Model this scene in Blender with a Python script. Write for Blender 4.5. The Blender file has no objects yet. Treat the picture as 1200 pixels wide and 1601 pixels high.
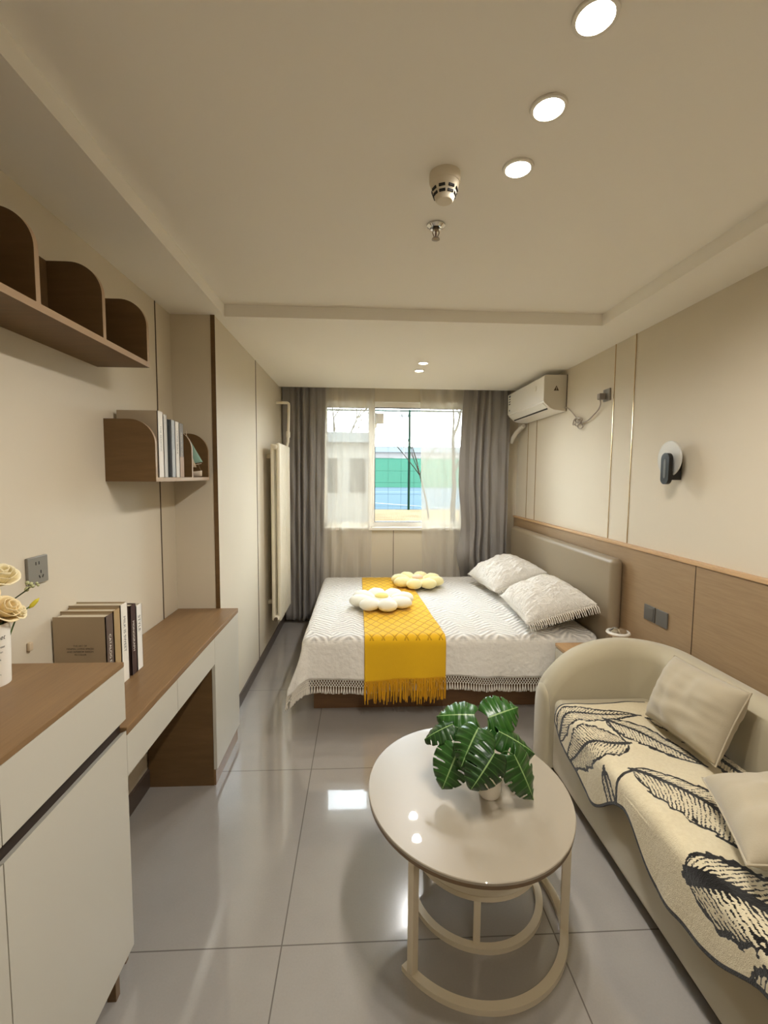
import bpy, bmesh, math, random
import numpy as np
from mathutils import Vector, Matrix, noise
R = math.radians
PI = math.pi
random.seed(4)
SC = bpy.context.scene
COL = SC.collection

# ------------------------------------------------------------------ materials
def lin(h):
    if isinstance(h, str):
        h = h.lstrip('#')
        c = [int(h[i:i + 2], 16) / 255 for i in (0, 2, 4)]
        return [x / 12.92 if x <= .04045 else ((x + .055) / 1.055) ** 2.4 for x in c] + [1]
    return list(h) + [1]

class NT:
    def __init__(s, name):
        s.m = bpy.data.materials.new(name); s.m.use_nodes = True
        s.t = s.m.node_tree; s.n = s.t.nodes; s.l = s.t.links
        s.b = s.n['Principled BSDF']; s.out = s.n['Material Output']
    def add(s, typ, **kw):
        n = s.n.new(typ)
        for k, v in kw.items():
            if k.startswith('i_'):
                key = k[2:]
                n.inputs[int(key) if key.isdigit() else key.replace('_', ' ')].default_value = v
            else: setattr(n, k, v)
        return n
    def link(s, a, b): s.l.new(a, b)
    def coord(s, scale=(1, 1, 1), kind='Object'):
        tc = s.add('ShaderNodeTexCoord'); mp = s.add('ShaderNodeMapping')
        mp.inputs['Scale'].default_value = scale
        s.link(tc.outputs[kind], mp.inputs['Vector']); return mp.outputs['Vector']
    def bump(s, h, strength=.3, dist=.002):
        b = s.add('ShaderNodeBump'); b.inputs['Strength'].default_value = strength; b.inputs['Distance'].default_value = dist
        s.link(h, b.inputs['Height']); s.link(b.outputs['Normal'], s.b.inputs['Normal']); return b
    def math(s, op, a, b=None, c=None):
        n = s.add('ShaderNodeMath', operation=op)
        for i, v in enumerate((a, b, c)):
            if v is None: continue
            if isinstance(v, (int, float)): n.inputs[i].default_value = v
            else: s.link(v, n.inputs[i])
        return n.outputs[0]
    def mix(s, fac, a, b):
        n = s.add('ShaderNodeMix', data_type='RGBA')
        if isinstance(fac, (int, float)): n.inputs[0].default_value = fac
        else: s.link(fac, n.inputs[0])
        for i, v in ((6, a), (7, b)):
            if isinstance(v, list): n.inputs[i].default_value = v
            else: s.link(v, n.inputs[i])
        return n.outputs[2]

def plain(name, col, rough=.5, metal=0, spec=.5, bump=None, var=None, coat=0, sheen=0):
    t = NT(name); c = lin(col)
    t.b.inputs['Base Color'].default_value = c
    t.b.inputs['Roughness'].default_value = rough
    t.b.inputs['Metallic'].default_value = metal
    t.b.inputs['Specular IOR Level'].default_value = spec
    t.b.inputs['Coat Weight'].default_value = coat; t.b.inputs['Coat Roughness'].default_value = .02
    t.b.inputs['Sheen Weight'].default_value = sheen
    if bump or var:
        v = t.coord()
    if bump:
        n = t.add('ShaderNodeTexNoise', i_Scale=bump[0], i_Detail=4.0); t.link(v, n.inputs['Vector'])
        t.bump(n.outputs['Fac'], bump[1], bump[2] if len(bump) > 2 else .002)
    if var:
        n = t.add('ShaderNodeTexNoise', i_Scale=var[0], i_Detail=5.0); t.link(v, n.inputs['Vector'])
        d = [x * (1 - var[1]) for x in c[:3]] + [1]; u = [min(1, x * (1 + var[1])) for x in c[:3]] + [1]
        t.link(t.mix(n.outputs['Fac'], d, u), t.b.inputs['Base Color'])
    return t.m

def wood(name, dark, light, scale=(30, 1.5, 30), rough=.45, spec=.4):
    t = NT(name); v = t.coord(scale)
    n = t.add('ShaderNodeTexNoise', i_Scale=4.0, i_Detail=8.0, i_Roughness=.6); t.link(v, n.inputs['Vector'])
    n2 = t.add('ShaderNodeTexNoise', i_Scale=.8, i_Detail=2.0); t.link(v, n2.inputs['Vector'])
    f = t.math('ADD', t.math('MULTIPLY', n.outputs['Fac'], .7), t.math('MULTIPLY', n2.outputs['Fac'], .3))
    r = t.add('ShaderNodeMapRange', i_1=.3, i_2=.7); t.link(f, r.inputs[0])
    t.link(t.mix(r.outputs[0], lin(dark), lin(light)), t.b.inputs['Base Color'])
    t.b.inputs['Roughness'].default_value = rough; t.b.inputs['Specular IOR Level'].default_value = spec
    t.bump(n.outputs['Fac'], .15, .0006)
    return t.m

def fabric(name, col, scale=900, strength=.25, rough=.9, sheen=.15, var=.04):
    t = NT(name); v = t.coord()
    n = t.add('ShaderNodeTexNoise', i_Scale=float(scale), i_Detail=2.0); t.link(v, n.inputs['Vector'])
    n2 = t.add('ShaderNodeTexNoise', i_Scale=14.0, i_Detail=4.0); t.link(v, n2.inputs['Vector'])
    h = t.math('ADD', n.outputs['Fac'], t.math('MULTIPLY', n2.outputs['Fac'], 1.5))
    c = lin(col); d = [x * (1 - var) for x in c[:3]] + [1]; u = [min(1, x * (1 + var)) for x in c[:3]] + [1]
    t.link(t.mix(n2.outputs['Fac'], d, u), t.b.inputs['Base Color'])
    t.b.inputs['Roughness'].default_value = rough; t.b.inputs['Sheen Weight'].default_value = sheen
    t.b.inputs['Specular IOR Level'].default_value = .2
    t.bump(h, strength, .002)
    return t.m

def emis(name, col, s):
    t = NT(name); t.b.inputs['Base Color'].default_value = lin(col)
    t.b.inputs['Emission Color'].default_value = lin(col); t.b.inputs['Emission Strength'].default_value = s
    return t.m

def tile_floor():
    t = NT('glossy_tile'); tc = t.add('ShaderNodeTexCoord'); sp = t.add('ShaderNodeSeparateXYZ')
    t.link(tc.outputs['Object'], sp.inputs[0])
    S = .89
    def edge(o, off):
        a = t.math('SUBTRACT', o, off); a = t.math('DIVIDE', a, S)
        a = t.math('FRACT', t.math('ADD', a, 100.0)); a = t.math('ABSOLUTE', t.math('SUBTRACT', a, .5))
        return t.math('GREATER_THAN', a, .5 - .0022 / S)
    g = t.math('MAXIMUM', edge(sp.outputs['X'], -.247), edge(sp.outputs['Y'], 1.374))
    n = t.add('ShaderNodeTexNoise', i_Scale=2.2, i_Detail=7.0, i_Roughness=.62); t.link(tc.outputs['Object'], n.inputs['Vector'])
    n2 = t.add('ShaderNodeTexNoise', i_Scale=160.0, i_Detail=2.0); t.link(tc.outputs['Object'], n2.inputs['Vector'])
    f = t.math('ADD', t.math('MULTIPLY', n.outputs['Fac'], .75), t.math('MULTIPLY', n2.outputs['Fac'], .25))
    c = t.mix(f, lin('#88837e'), lin('#a49e97'))
    t.link(t.mix(g, c, lin('#5c554d')), t.b.inputs['Base Color'])
    t.link(t.math('ADD', t.math('MULTIPLY', g, .5), .16), t.b.inputs['Roughness'])
    t.b.inputs['Specular IOR Level'].default_value = .5; t.b.inputs['Coat Weight'].default_value = 1; t.b.inputs['Coat IOR'].default_value = 1.7; t.b.inputs['Coat Roughness'].default_value = .03
    b = t.bump(t.math('SUBTRACT', 1.0, g), .4, .001)
    return t.m

def quilt(name, col, kind):
    """white cotton with a woven herringbone fern relief, or knitted diamonds"""
    t = NT(name); v = t.coord(); sp = t.add('ShaderNodeSeparateXYZ'); t.link(v, sp.inputs[0])
    x, y = sp.outputs['X'], sp.outputs['Y']
    if kind == 'fern':
        nn = t.add('ShaderNodeTexNoise', i_Scale=5.0, i_Detail=2.0); t.link(v, nn.inputs['Vector'])
        xx = t.math('ADD', x, t.math('MULTIPLY', nn.outputs['Fac'], .14))
        tri = t.math('PINGPONG', xx, .12)
        ph = t.math('ADD', t.math('MULTIPLY', y, 1.0), t.math('MULTIPLY', tri, .85))
        w = t.math('SINE', t.math('MULTIPLY', ph, 2 * PI / .046))
        gap = t.math('GREATER_THAN', t.math('ABSOLUTE', t.math('SUBTRACT', tri, .06)), .053)
        h = t.math('MULTIPLY', w, t.math('SUBTRACT', 1.0, t.math('MULTIPLY', gap, .8)))
        n = t.add('ShaderNodeTexNoise', i_Scale=26.0, i_Detail=4.0); t.link(v, n.inputs['Vector'])
        geo = t.add('ShaderNodeNewGeometry'); gs = t.add('ShaderNodeSeparateXYZ'); t.link(geo.outputs['True Normal'], gs.inputs[0])
        upm = t.add('ShaderNodeMapRange', i_1=.35, i_2=.75); t.link(t.math('ABSOLUTE', gs.outputs['Z']), upm.inputs[0])
        h = t.math('MULTIPLY', h, upm.outputs[0]); w = t.math('MULTIPLY', t.math('SUBTRACT', w, 1.0), upm.outputs[0]); w = t.math('ADD', w, 1.0)
        h = t.math('ADD', t.math('MULTIPLY', h, .45), t.math('MULTIPLY', n.outputs['Fac'], 1.5))
        t.bump(h, 1.0, .007)
        c = lin(col)
        t.link(t.mix(t.math('MULTIPLY_ADD', w, .5, .5), [q * .66 for q in c[:3]] + [1], c), t.b.inputs['Base Color'])
    else:
        S = .036
        a = t.math('PINGPONG', t.math('ADD', x, t.math('MULTIPLY', y, .62)), S)
        b = t.math('PINGPONG', t.math('SUBTRACT', x, t.math('MULTIPLY', y, .62)), S)
        m = t.math('MINIMUM', a, b)
        edge = t.add('ShaderNodeMapRange', i_1=.001, i_2=.007); t.link(m, edge.inputs[0])
        up = t.add('ShaderNodeMapRange', i_1=-.9, i_2=-.5)
        geo = t.add('ShaderNodeNewGeometry'); gs = t.add('ShaderNodeSeparateXYZ'); t.link(geo.outputs['Normal'], gs.inputs[0])
        n = t.add('ShaderNodeTexNoise', i_Scale=420.0, i_Detail=2.0); t.link(v, n.inputs['Vector'])
        top = t.math('GREATER_THAN', sp.outputs['Z'], .486)
        e2 = t.math('MAXIMUM', edge.outputs[0], t.math('SUBTRACT', 1.0, top))
        h = t.math('ADD', t.math('MULTIPLY', e2, 1.0), t.math('MULTIPLY', n.outputs['Fac'], .35))
        t.bump(h, .7, .004)
        c = lin(col)
        t.link(t.mix(e2, [c[0] * .62, c[1] * .55, c[2] * .4, 1], c), t.b.inputs['Base Color'])
    t.b.inputs['Roughness'].default_value = .92; t.b.inputs['Specular IOR Level'].default_value = .15
    t.b.inputs['Sheen Weight'].default_value = .2
    return t.m

def sheer_mat():
    t = NT('sheer_voile')
    tr = t.add('ShaderNodeBsdfTransparent'); tr.inputs[0].default_value = (1, .99, .97, 1)
    tl = t.add('ShaderNodeBsdfTranslucent'); tl.inputs[0].default_value = lin('#aaa495')
    df = t.add('ShaderNodeBsdfDiffuse'); df.inputs[0].default_value = lin('#f6f0e4')
    m1 = t.add('ShaderNodeMixShader', i_0=.7); t.link(tl.outputs[0], m1.inputs[1]); t.link(df.outputs[0], m1.inputs[2])
    lw = t.add('ShaderNodeLayerWeight', i_Blend=.35)
    f = t.math('MULTIPLY_ADD', lw.outputs['Facing'], .4, .54)
    m2 = t.add('ShaderNodeMixShader'); t.link(f, m2.inputs[0]); t.link(tr.outputs[0], m2.inputs[1]); t.link(m1.outputs[0], m2.inputs[2])
    t.link(m2.outputs[0], t.out.inputs['Surface'])
    return t.m

def glass_mat(name='window_glass', tint=(.95, .98, .97)):
    t = NT(name)
    tr = t.add('ShaderNodeBsdfTransparent'); tr.inputs[0].default_value = (*tint, 1)
    gl = t.add('ShaderNodeBsdfGlossy'); gl.inputs['Roughness'].default_value = .02
    fr = t.add('ShaderNodeFresnel'); fr.inputs[0].default_value = 1.25
    m = t.add('ShaderNodeMixShader'); t.link(fr.outputs[0], m.inputs[0]); t.link(tr.outputs[0], m.inputs[1]); t.link(gl.outputs[0], m.inputs[2])
    t.link(m.outputs[0], t.out.inputs['Surface'])
    return t.m

def leafy_mat():
    t = NT('monstera_leaf'); v = t.coord((1, 1, 1), 'UV'); sp = t.add('ShaderNodeSeparateXYZ'); t.link(v, sp.inputs[0])
    s = t.math('ABSOLUTE', t.math('SUBTRACT', t.math('MULTIPLY', sp.outputs['Y'], 2.0), 1.0))
    rib = t.math('LESS_THAN', s, .035)
    ph = t.math('FRACT', t.math('MULTIPLY', sp.outputs['X'], 7.0))
    vein = t.math('LESS_THAN', t.math('ABSOLUTE', t.math('SUBTRACT', ph, .62)), .07)
    n = t.add('ShaderNodeTexNoise', i_Scale=3.0, i_Detail=4.0); t.link(v, n.inputs['Vector'])
    oi = t.add('ShaderNodeObjectInfo')
    f = t.math('MULTIPLY', n.outputs['Fac'], t.math('MULTIPLY_ADD', oi.outputs['Random'], .9, .3))
    base = t.mix(f, lin('#0e2a0e'), lin('#30661a'))
    c = t.mix(t.math('MULTIPLY', vein, .22), base, lin('#6d9a55'))
    c = t.mix(rib, c, lin('#86a268'))
    t.link(c, t.b.inputs['Base Color']); t.b.inputs['Roughness'].default_value = .32
    t.bump(t.math('ADD', t.math('ABSOLUTE', t.math('SUBTRACT', ph, .5)), n.outputs['Fac']), .35, .003)
    return t.m

M = {}
M['wall'] = plain('wall_panel_beige', '#d0c6b2', .62, spec=.35, bump=(260, .12, .001), var=(3, .03))
M['ceil'] = plain('ceiling_paint', '#f0ece3', .8, spec=.2, bump=(90, .05, .001))
M['floor'] = tile_floor()
M['base'] = plain('baseboard_taupe', '#4b4038', .35)
M['seam'] = plain('seam_dark', '#4a3a28', .5)
M['strip'] = plain('metal_strip', '#c9b08a', .22, 1)
M['wood'] = wood('oak_panel', '#8d7456', '#9d8464', (4, 2, 30))
M['woodcap'] = wood('oak_cap', '#b59169', '#c9a67c', (30, 2, 30))
M['brown'] = wood('brown_laminate', '#7a5e3f', '#8b6d4a', (24, 1.5, 24), .4)
M['browndark'] = wood('brown_laminate_panel', '#5f4829', '#705534', (1.5, 24, 10), .5)
M['brownedge'] = plain('laminate_edge', '#a58a6c', .5)
M['cream'] = plain('cream_lacquer', '#c3beb0', .4, spec=.4, var=(2, .015))
M['groove'] = plain('groove_dark', '#2a1c12', .6)
M['white'] = plain('white_paint', '#e8e4da', .35)
M['whiteplastic'] = plain('white_plastic', '#e9e6dd', .28)
M['radiator'] = plain('radiator_enamel', '#e9e2cf', .3)
M['grey'] = plain('grey_plate', '#5d5b56', .35)
M['greylight'] = plain('grey_plate_light', '#7f7c74', .35)
M['black'] = plain('black_satin', '#0e0d0d', .4)
M['blackmetal'] = plain('black_metal', '#1c1b1a', .35, .4)
M['slot'] = plain('slot_black', '#080706', .7)
M['chrome'] = plain('chrome', '#d8d5cf', .08, 1)
M['brass'] = plain('steel', '#8d8170', .3, 1)
M['drape'] = fabric('drape_grey', '#908b86', 700, .25)
M['sheer'] = sheer_mat()
M['glass'] = glass_mat()
M['pvc'] = plain('pvc_frame', '#e4ded2', .35)
M['gasket'] = plain('gasket', '#4c4a48', .5)
M['leather'] = plain('headboard_leather', '#8f8069', .42, spec=.4, bump=(350, .1, .001))
M['bedbase'] = wood('bed_plinth', '#6b4e33', '#7b5a3b', (2, 20, 20), .5)
M['mattress'] = fabric('mattress', '#d8d2c4')
M['quilt'] = quilt('fern_quilt', '#efebe3', 'fern')
def _crinkle():
    t = NT('crinkled_cotton'); v = t.coord((1, 1, 1)); mp = t.add('ShaderNodeMapping'); mp.inputs['Scale'].default_value = (75, 26, 60); mp.inputs['Rotation'].default_value = (0, 0, .5)
    t.link(v, mp.inputs['Vector'])
    n = t.add('ShaderNodeTexNoise', i_Scale=1.0, i_Detail=3.0); n.inputs['Distortion'].default_value = 1.2; t.link(mp.outputs[0], n.inputs['Vector'])
    n2 = t.add('ShaderNodeTexNoise', i_Scale=900.0, i_Detail=2.0); t.link(v, n2.inputs['Vector'])
    h = t.math('ADD', t.math('ABSOLUTE', t.math('SUBTRACT', n.outputs['Fac'], .5)), t.math('MULTIPLY', n2.outputs['Fac'], .04))
    t.link(t.mix(n.outputs['Fac'], lin('#dad4c8'), lin('#f5f1e9')), t.b.inputs['Base Color'])
    t.b.inputs['Roughness'].default_value = .92; t.b.inputs['Specular IOR Level'].default_value = .15
    t.bump(h, 1.0, .016); return t.m
M['crinkle'] = _crinkle()
M['cotton'] = fabric('white_cotton', '#e6e0d4', 500, .3)
M['yellow'] = quilt('yellow_knit', '#eab822', 'diamond')
M['yellowfringe'] = fabric('yellow_yarn', '#d69c10', 600, .3)
M['petalwhite'] = fabric('plush_white', '#eeecdc', 300, .35, sheen=.5)
M['petalcream'] = fabric('plush_cream', '#efe3a6', 300, .35, sheen=.5)
M['plushyellow'] = fabric('plush_yellow', '#efdf86', 300, .35, sheen=.5)
M['plushpink'] = fabric('plush_pink', '#eccbb0', 300, .35, sheen=.5)
M['sofa'] = fabric('sofa_velvet', '#b3a98f', 900, .12, .75, .35, .02)
M['cushion'] = fabric('sofa_cushion', '#aea38c', 260, .2, .9, .3, .02)
M['ceramic'] = plain('table_stone', '#9e9483', .32, spec=.4, coat=.5)
M['tableedge'] = plain('table_edge', '#6f583c', .4)
M['tablemetal'] = plain('table_metal', '#d6cab2', .35)
M['drum'] = plain('drum_lacquer', '#d9d0bc', .3)
M['pot'] = plain('pot_white', '#ebe5da', .3)
M['soil'] = plain('soil', '#2a1f15', .9, bump=(80, .8, .01))
M['leaf'] = leafy_mat()
M['stem'] = plain('stem_green', '#45632c', .5)
M['stemdark'] = plain('stem_dark', '#333a1c', .5)
M['pinkwhite'] = plain('ac_white', '#f5f2ec', .22)
M['acgrey'] = plain('ac_grey', '#cfc8ba', .4)
M['sticker'] = plain('sticker_ink', '#33444a', .5)
M['stickerblack'] = plain('sticker_black', '#3c2d18', .5)
M['pipewrap'] = plain('pipe_wrap', '#d9d4c8', .6)
M['frost'] = None
M['paper'] = plain('paper_pages', '#cfc5ae', .8, bump=(300, .2, .001))
M['ink'] = plain('ink_black', '#1a1714', .6)
M['inkwhite'] = plain('ink_white', '#e9e3d6', .6)
M['rose'] = plain('rose_cream', '#f7e9c4', .7, var=(25, .12))
M['rose2'] = plain('rose_peach', '#f5e0b4', .7, var=(25, .15))
M['bud'] = plain('bud_yellow', '#d8c93c', .6)
M['kraft'] = plain('bucket_inside', '#7c6342', .8)
M['bucket'] = plain('bucket_white', '#e8e3d8', .5)
M['boatgreen'] = plain('sail_green', '#8fb3a2', .7)
M['boatcream'] = plain('sail_cream', '#c9b79b', .7)
M['boathull'] = plain('hull_white', '#d8cab8', .6)
M['rope'] = plain('rope', '#b8a68a', .8)
M['lamp'] = emis('lamp_diffuser', '#fff4e2', 14)
M['lamp2'] = emis('lamp_diffuser_small', '#fff2dc', 9)
M['ivory'] = plain('detector_ivory', '#d6ccb8', .5)
M['fence'] = plain('fence_green', '#0b1913', .5, spec=0)
M['screen'] = plain('screen_green', '#26463c', .8, spec=0, var=(.25, .12))
M['court'] = plain('court_blue', '#2a353c', .8, spec=0, var=(.3, .08))
M['courtgreen'] = plain('court_green', '#1a2e2f', .8, spec=0)
M['courtline'] = plain('court_line', '#575e5e', .8, spec=0)
M['dry'] = plain('dry_grass', '#4c4436', .95, spec=0, bump=(30, 1, .05), var=(2.5, .5))
M['farwall'] = plain('far_building', '#464647', .8, spec=0)
M['farroof'] = plain('far_roof', '#3f4549', .7, spec=0)
M['plaster'] = plain('grey_render', '#484948', .8, spec=0)
M['bark'] = plain('bark', '#201d18', .9, spec=0, bump=(60, .6, .01))
M['darkglass'] = plain('dark_glass', '#16191a', .15, spec=0)
def _frost():
    t = NT('frosted_disc'); t.b.inputs['Base Color'].default_value = lin('#e4e2da')
    t.b.inputs['Roughness'].default_value = .22; t.b.inputs['Transmission Weight'].default_value = .3
    t.b.inputs['IOR'].default_value = 1.3
    return t.m
M['frost'] = _frost()

# ------------------------------------------------------------------ mesh helpers
class MB:
    def __init__(s): s.v = []; s.f = []; s.mi = []
    def add(s, vs, fs, mi=0):
        o = len(s.v); s.v += [tuple(p) for p in vs]; s.f += [tuple(i + o for i in f) for f in fs]; s.mi += [mi] * len(fs); return s
    def box(s, x0, x1, y0, y1, z0, z1, bev=0, seg=2, mi=0):
        x0, x1 = sorted((x0, x1)); y0, y1 = sorted((y0, y1)); z0, z1 = sorted((z0, z1))
        bm = bmesh.new(); bmesh.ops.create_cube(bm, size=1)
        for v in bm.verts: v.co = Vector(((x0 + x1) / 2 + v.co.x * (x1 - x0), (y0 + y1) / 2 + v.co.y * (y1 - y0), (z0 + z1) / 2 + v.co.z * (z1 - z0)))
        if bev: bmesh.ops.bevel(bm, geom=bm.edges[:], offset=min(bev, .49 * min(x1 - x0, y1 - y0, z1 - z0)), segments=seg, profile=.5, affect='EDGES')
        return s.frombm(bm, mi)
    def frombm(s, bm, mi=0):
        bm.verts.index_update()
        s.add([v.co[:] for v in bm.verts], [[v.index for v in f.verts] for f in bm.faces], mi); bm.free(); return s
    def tube(s, path, r, seg=8, closed=False, cap=True, mi=0, flat=1.0):
        P = [Vector(p) for p in path]; n = len(P)
        rr = r if isinstance(r, (list, tuple)) else [r] * n
        up = Vector((0, 0, 1)); rings = []; prev = None
        for i in range(n):
            if closed: d = (P[(i + 1) % n] - P[i - 1])
            else: d = P[min(i + 1, n - 1)] - P[max(i - 1, 0)]
            d = d.normalized() if d.length > 1e-9 else Vector((0, 0, 1))
            if prev is None:
                a = d.cross(up)
                if a.length < 1e-3: a = d.cross(Vector((1, 0, 0)))
                a.normalize()
            else:
                a = prev - d * prev.dot(d)
                if a.length < 1e-6: a = d.cross(up)
                a.normalize()
            prev = a; b = d.cross(a)
            rings.append([P[i] + (a * math.cos(t) + b * math.sin(t) * flat) * rr[i] for t in [2 * PI * k / seg for k in range(seg)]])
        vs = [p for g in rings for p in g]; fs = []
        for i in range(n if closed else n - 1):
            j = (i + 1) % n
            for k in range(seg):
                l = (k + 1) % seg
                fs.append((i * seg + k, i * seg + l, j * seg + l, j * seg + k))
        if cap and not closed:
            fs.append(tuple(range(seg))[::-1]); fs.append(tuple((n - 1) * seg + k for k in range(seg)))
        return s.add(vs, fs, mi)
    def lathe(s, prof, c=(0, 0, 0), seg=32, axis='Z', mi=0, cap=True):
        vs = []; fs = []; n = len(prof)
        for (r, h) in prof:
            for k in range(seg):
                a = 2 * PI * k / seg; x, y = r * math.cos(a), r * math.sin(a)
                p = (x, y, h) if axis == 'Z' else (h, x, y) if axis == 'X' else (x, h, y)
                vs.append((c[0] + p[0], c[1] + p[1], c[2] + p[2]))
        for i in range(n - 1):
            for k in range(seg):
                l = (k + 1) % seg
                fs.append((i * seg + k, i * seg + l, (i + 1) * seg + l, (i + 1) * seg + k))
        if cap:
            if prof[0][0] > 1e-6: fs.append(tuple(range(seg))[::-1])
            if prof[-1][0] > 1e-6: fs.append(tuple((n - 1) * seg + k for k in range(seg)))
        return s.add(vs, fs, mi)
    def prism(s, poly, a0, a1, axis='Y', mi=0):
        """polygon (2D list) extruded along axis; axis Y: poly=(x,z); X: (y,z); Z: (x,y)"""
        n = len(poly)
        def P(p, a): return (p[0], a, p[1]) if axis == 'Y' else (a, p[0], p[1]) if axis == 'X' else (p[0], p[1], a)
        vs = [P(p, a0) for p in poly] + [P(p, a1) for p in poly]
        fs = [tuple(range(n)), tuple(range(2 * n - 1, n - 1, -1))] + [(i, i + n, (i + 1) % n + n, (i + 1) % n) for i in range(n)]
        return s.add(vs, fs, mi)
    def grid(s, nu, nv, fn, mi=0, skip=None, closed_u=False):
        vs = [fn(i / nu, j / nv) for j in range(nv + 1) for i in range(nu + 1)]
        fs = []
        for j in range(nv):
            for i in range(nu):
                if skip and skip((i + .5) / nu, (j + .5) / nv): continue
                a = j * (nu + 1) + i
                fs.append((a, a + 1, a + nu + 2, a + nu + 1))
        return s.add(vs, fs, mi)
    def ball(s, c, r, seg=16, rings=10, mi=0, m=None):
        prof = [(math.sin(PI * i / rings), -math.cos(PI * i / rings)) for i in range(rings + 1)]
        vs = []; fs = []
        r = r if isinstance(r, (list, tuple)) else (r, r, r)
        for (a, h) in prof:
            for k in range(seg):
                t = 2 * PI * k / seg; p = Vector((a * math.cos(t) * r[0], a * math.sin(t) * r[1], h * r[2]))
                if m: p = m @ p
                vs.append((c[0] + p[0], c[1] + p[1], c[2] + p[2]))
        for i in range(rings):
            for k in range(seg):
                l = (k + 1) % seg; fs.append((i * seg + k, i * seg + l, (i + 1) * seg + l, (i + 1) * seg + k))
        return s.add(vs, fs, mi)
    def xf(s, mat):
        s.v = [tuple(mat @ Vector(p)) for p in s.v]; return s

WORLD = {}
def wloc(o):
    return WORLD.get(o.name, Vector((0, 0, 0)))
def obj(name, mb, mats, parent=None, smooth=35, local=False, solid=0, sub=0, merge=True, fixn=True):
    me = bpy.data.meshes.new(name)
    me.from_pydata(mb.v, [], mb.f)
    if not isinstance(mats, (list, tuple)): mats = [mats]
    for m in mats: me.materials.append(m)
    me.polygons.foreach_set('material_index', mb.mi)
    bm = bmesh.new(); bm.from_mesh(me)
    if merge: bmesh.ops.remove_doubles(bm, verts=bm.verts, dist=1e-6)
    if fixn: bmesh.ops.recalc_face_normals(bm, faces=bm.faces)
    bm.to_mesh(me); bm.free()
    if smooth is not None:
        me.polygons.foreach_set('use_smooth', [True] * len(me.polygons))
        me.set_sharp_from_angle(angle=R(smooth))
    o = bpy.data.objects.new(name, me); COL.objects.link(o)
    WORLD[o.name] = Vector((0, 0, 0))
    if parent:
        o.parent = parent
        if not local: o.location = -wloc(parent)
        else: WORLD[o.name] = wloc(parent).copy()
    if smooth is not None and smooth <= 35:
        md = o.modifiers.new('normals', 'WEIGHTED_NORMAL'); md.keep_sharp = True
    if sub:
        md = o.modifiers.new('smooth', 'SUBSURF'); md.levels = sub; md.render_levels = sub
    if solid:
        md = o.modifiers.new('thickness', 'SOLIDIFY'); md.thickness = solid; md.offset = 0
    return o
def tag(o, label, cat, group=None, kind=None):
    o['label'] = label; o['category'] = cat
    if group: o['group'] = group
    if kind: o['kind'] = kind
    return o
def thing(name, label, cat, loc=(0, 0, 0), group=None):
    o = bpy.data.objects.new(name, None); COL.objects.link(o); o.location = loc; o.empty_display_size = .05
    WORLD[o.name] = Vector(loc); return tag(o, label, cat, group)
def struct(name, mb, mats, label=None, parent=None, **k):
    o = obj(name, mb, mats, parent, **k)
    if not parent: o['kind'] = 'structure'
    if label: o['label'] = label
    return o
def B(*a, **k): return MB().box(*a, **k)
def text_part(name, body, size, mat, parent, place, align='LEFT', shear=0, spacing=1.0, depth=.0004):
    """lettering as thin mesh; place maps (x, y) of the text plane to a world point"""
    cu = bpy.data.curves.new(name, 'FONT'); cu.body = body; cu.size = size; cu.align_x = align; cu.shear = shear; cu.space_character = spacing
    cu.resolution_u = 3
    t = bpy.data.objects.new(name, cu); COL.objects.link(t)
    dg = bpy.context.evaluated_depsgraph_get(); ev = t.evaluated_get(dg); me0 = ev.to_mesh()
    mb = MB(); mb.add([place(v.co.x, v.co.y) for v in me0.vertices], [tuple(p.vertices) for p in me0.polygons])
    ev.to_mesh_clear(); bpy.data.objects.remove(t); bpy.data.curves.remove(cu)
    return obj(name, mb, mat, parent, smooth=None, fixn=False)

# ------------------------------------------------------------------ key dimensions (metres)
ZC, ZT = 2.356, 2.419            # lower ceiling, raised tray
XL, XR, XREC = -.786, 1.632, -1.018
YN, YB = -1.6, 4.75              # rear wall, window wall
YP = 2.575                       # where the recess ends
XD = -.685                       # desk front

# ------------------------------------------------------------------ the room shell
struct('floor', B(-1.2, 1.8, YN - .1, 5.0, -.1, 0), M['floor'], 'glossy light grey square floor tiles', smooth=None)
c = MB()
tx0, tx1, ty1 = -.737, 1.355, 2.593
c.box(-1.2, tx0, YN, 4.545, ZC, ZC + .25)
c.box(tx1, 1.8, YN, 4.545, ZC, ZC + .25)
c.box(tx0, tx1, ty1, 4.545, ZC, ZC + .25)
c.box(tx0, tx1, YN, ty1, ZT, ZT + .2)
c.box(-1.2, 1.8, 4.545, 5.0, ZC + .2, ZC + .3)
struct('ceiling', c, M['ceil'], 'off white plaster ceiling with a shallow raised tray', smooth=None)
w = MB(); w.box(XREC - .15, XREC, YN, YP, 0, ZC); w.box(XREC - .15, XL, YP, 5.0, 0, ZC); w.box(XREC - .15, XL, 4.5, 5.0, ZC, 2.6)
struct('wall_left', w, M['wall'], 'beige panelled left wall with a desk recess', smooth=None)
w = MB(); w.box(XR, XR + .15, YN, 5.0, 0, 2.6)
struct('wall_right', w, M['wall'], 'beige panelled right wall above oak wainscot', smooth=None)
w = MB(); w.box(-1.2, 1.8, YN - .1, YN, 0, 2.6)
struct('wall_rear', w, M['wall'], smooth=None)
wx0, wx1, wz0, wz1 = -.40, 1.115, .975, 2.265
w = MB(); YO = YB + .2
w.box(XL - .1, wx0, YB, YO, 0, 2.6); w.box(wx1, XR + .1, YB, YO, 0, 2.6)
w.box(wx0, wx1, YB, YO, 0, wz0); w.box(wx0, wx1, YB, YO, wz1, 2.6)
struct('wall_window', w, M['wall'], 'beige wall around and below the window', smooth=None)
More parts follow.
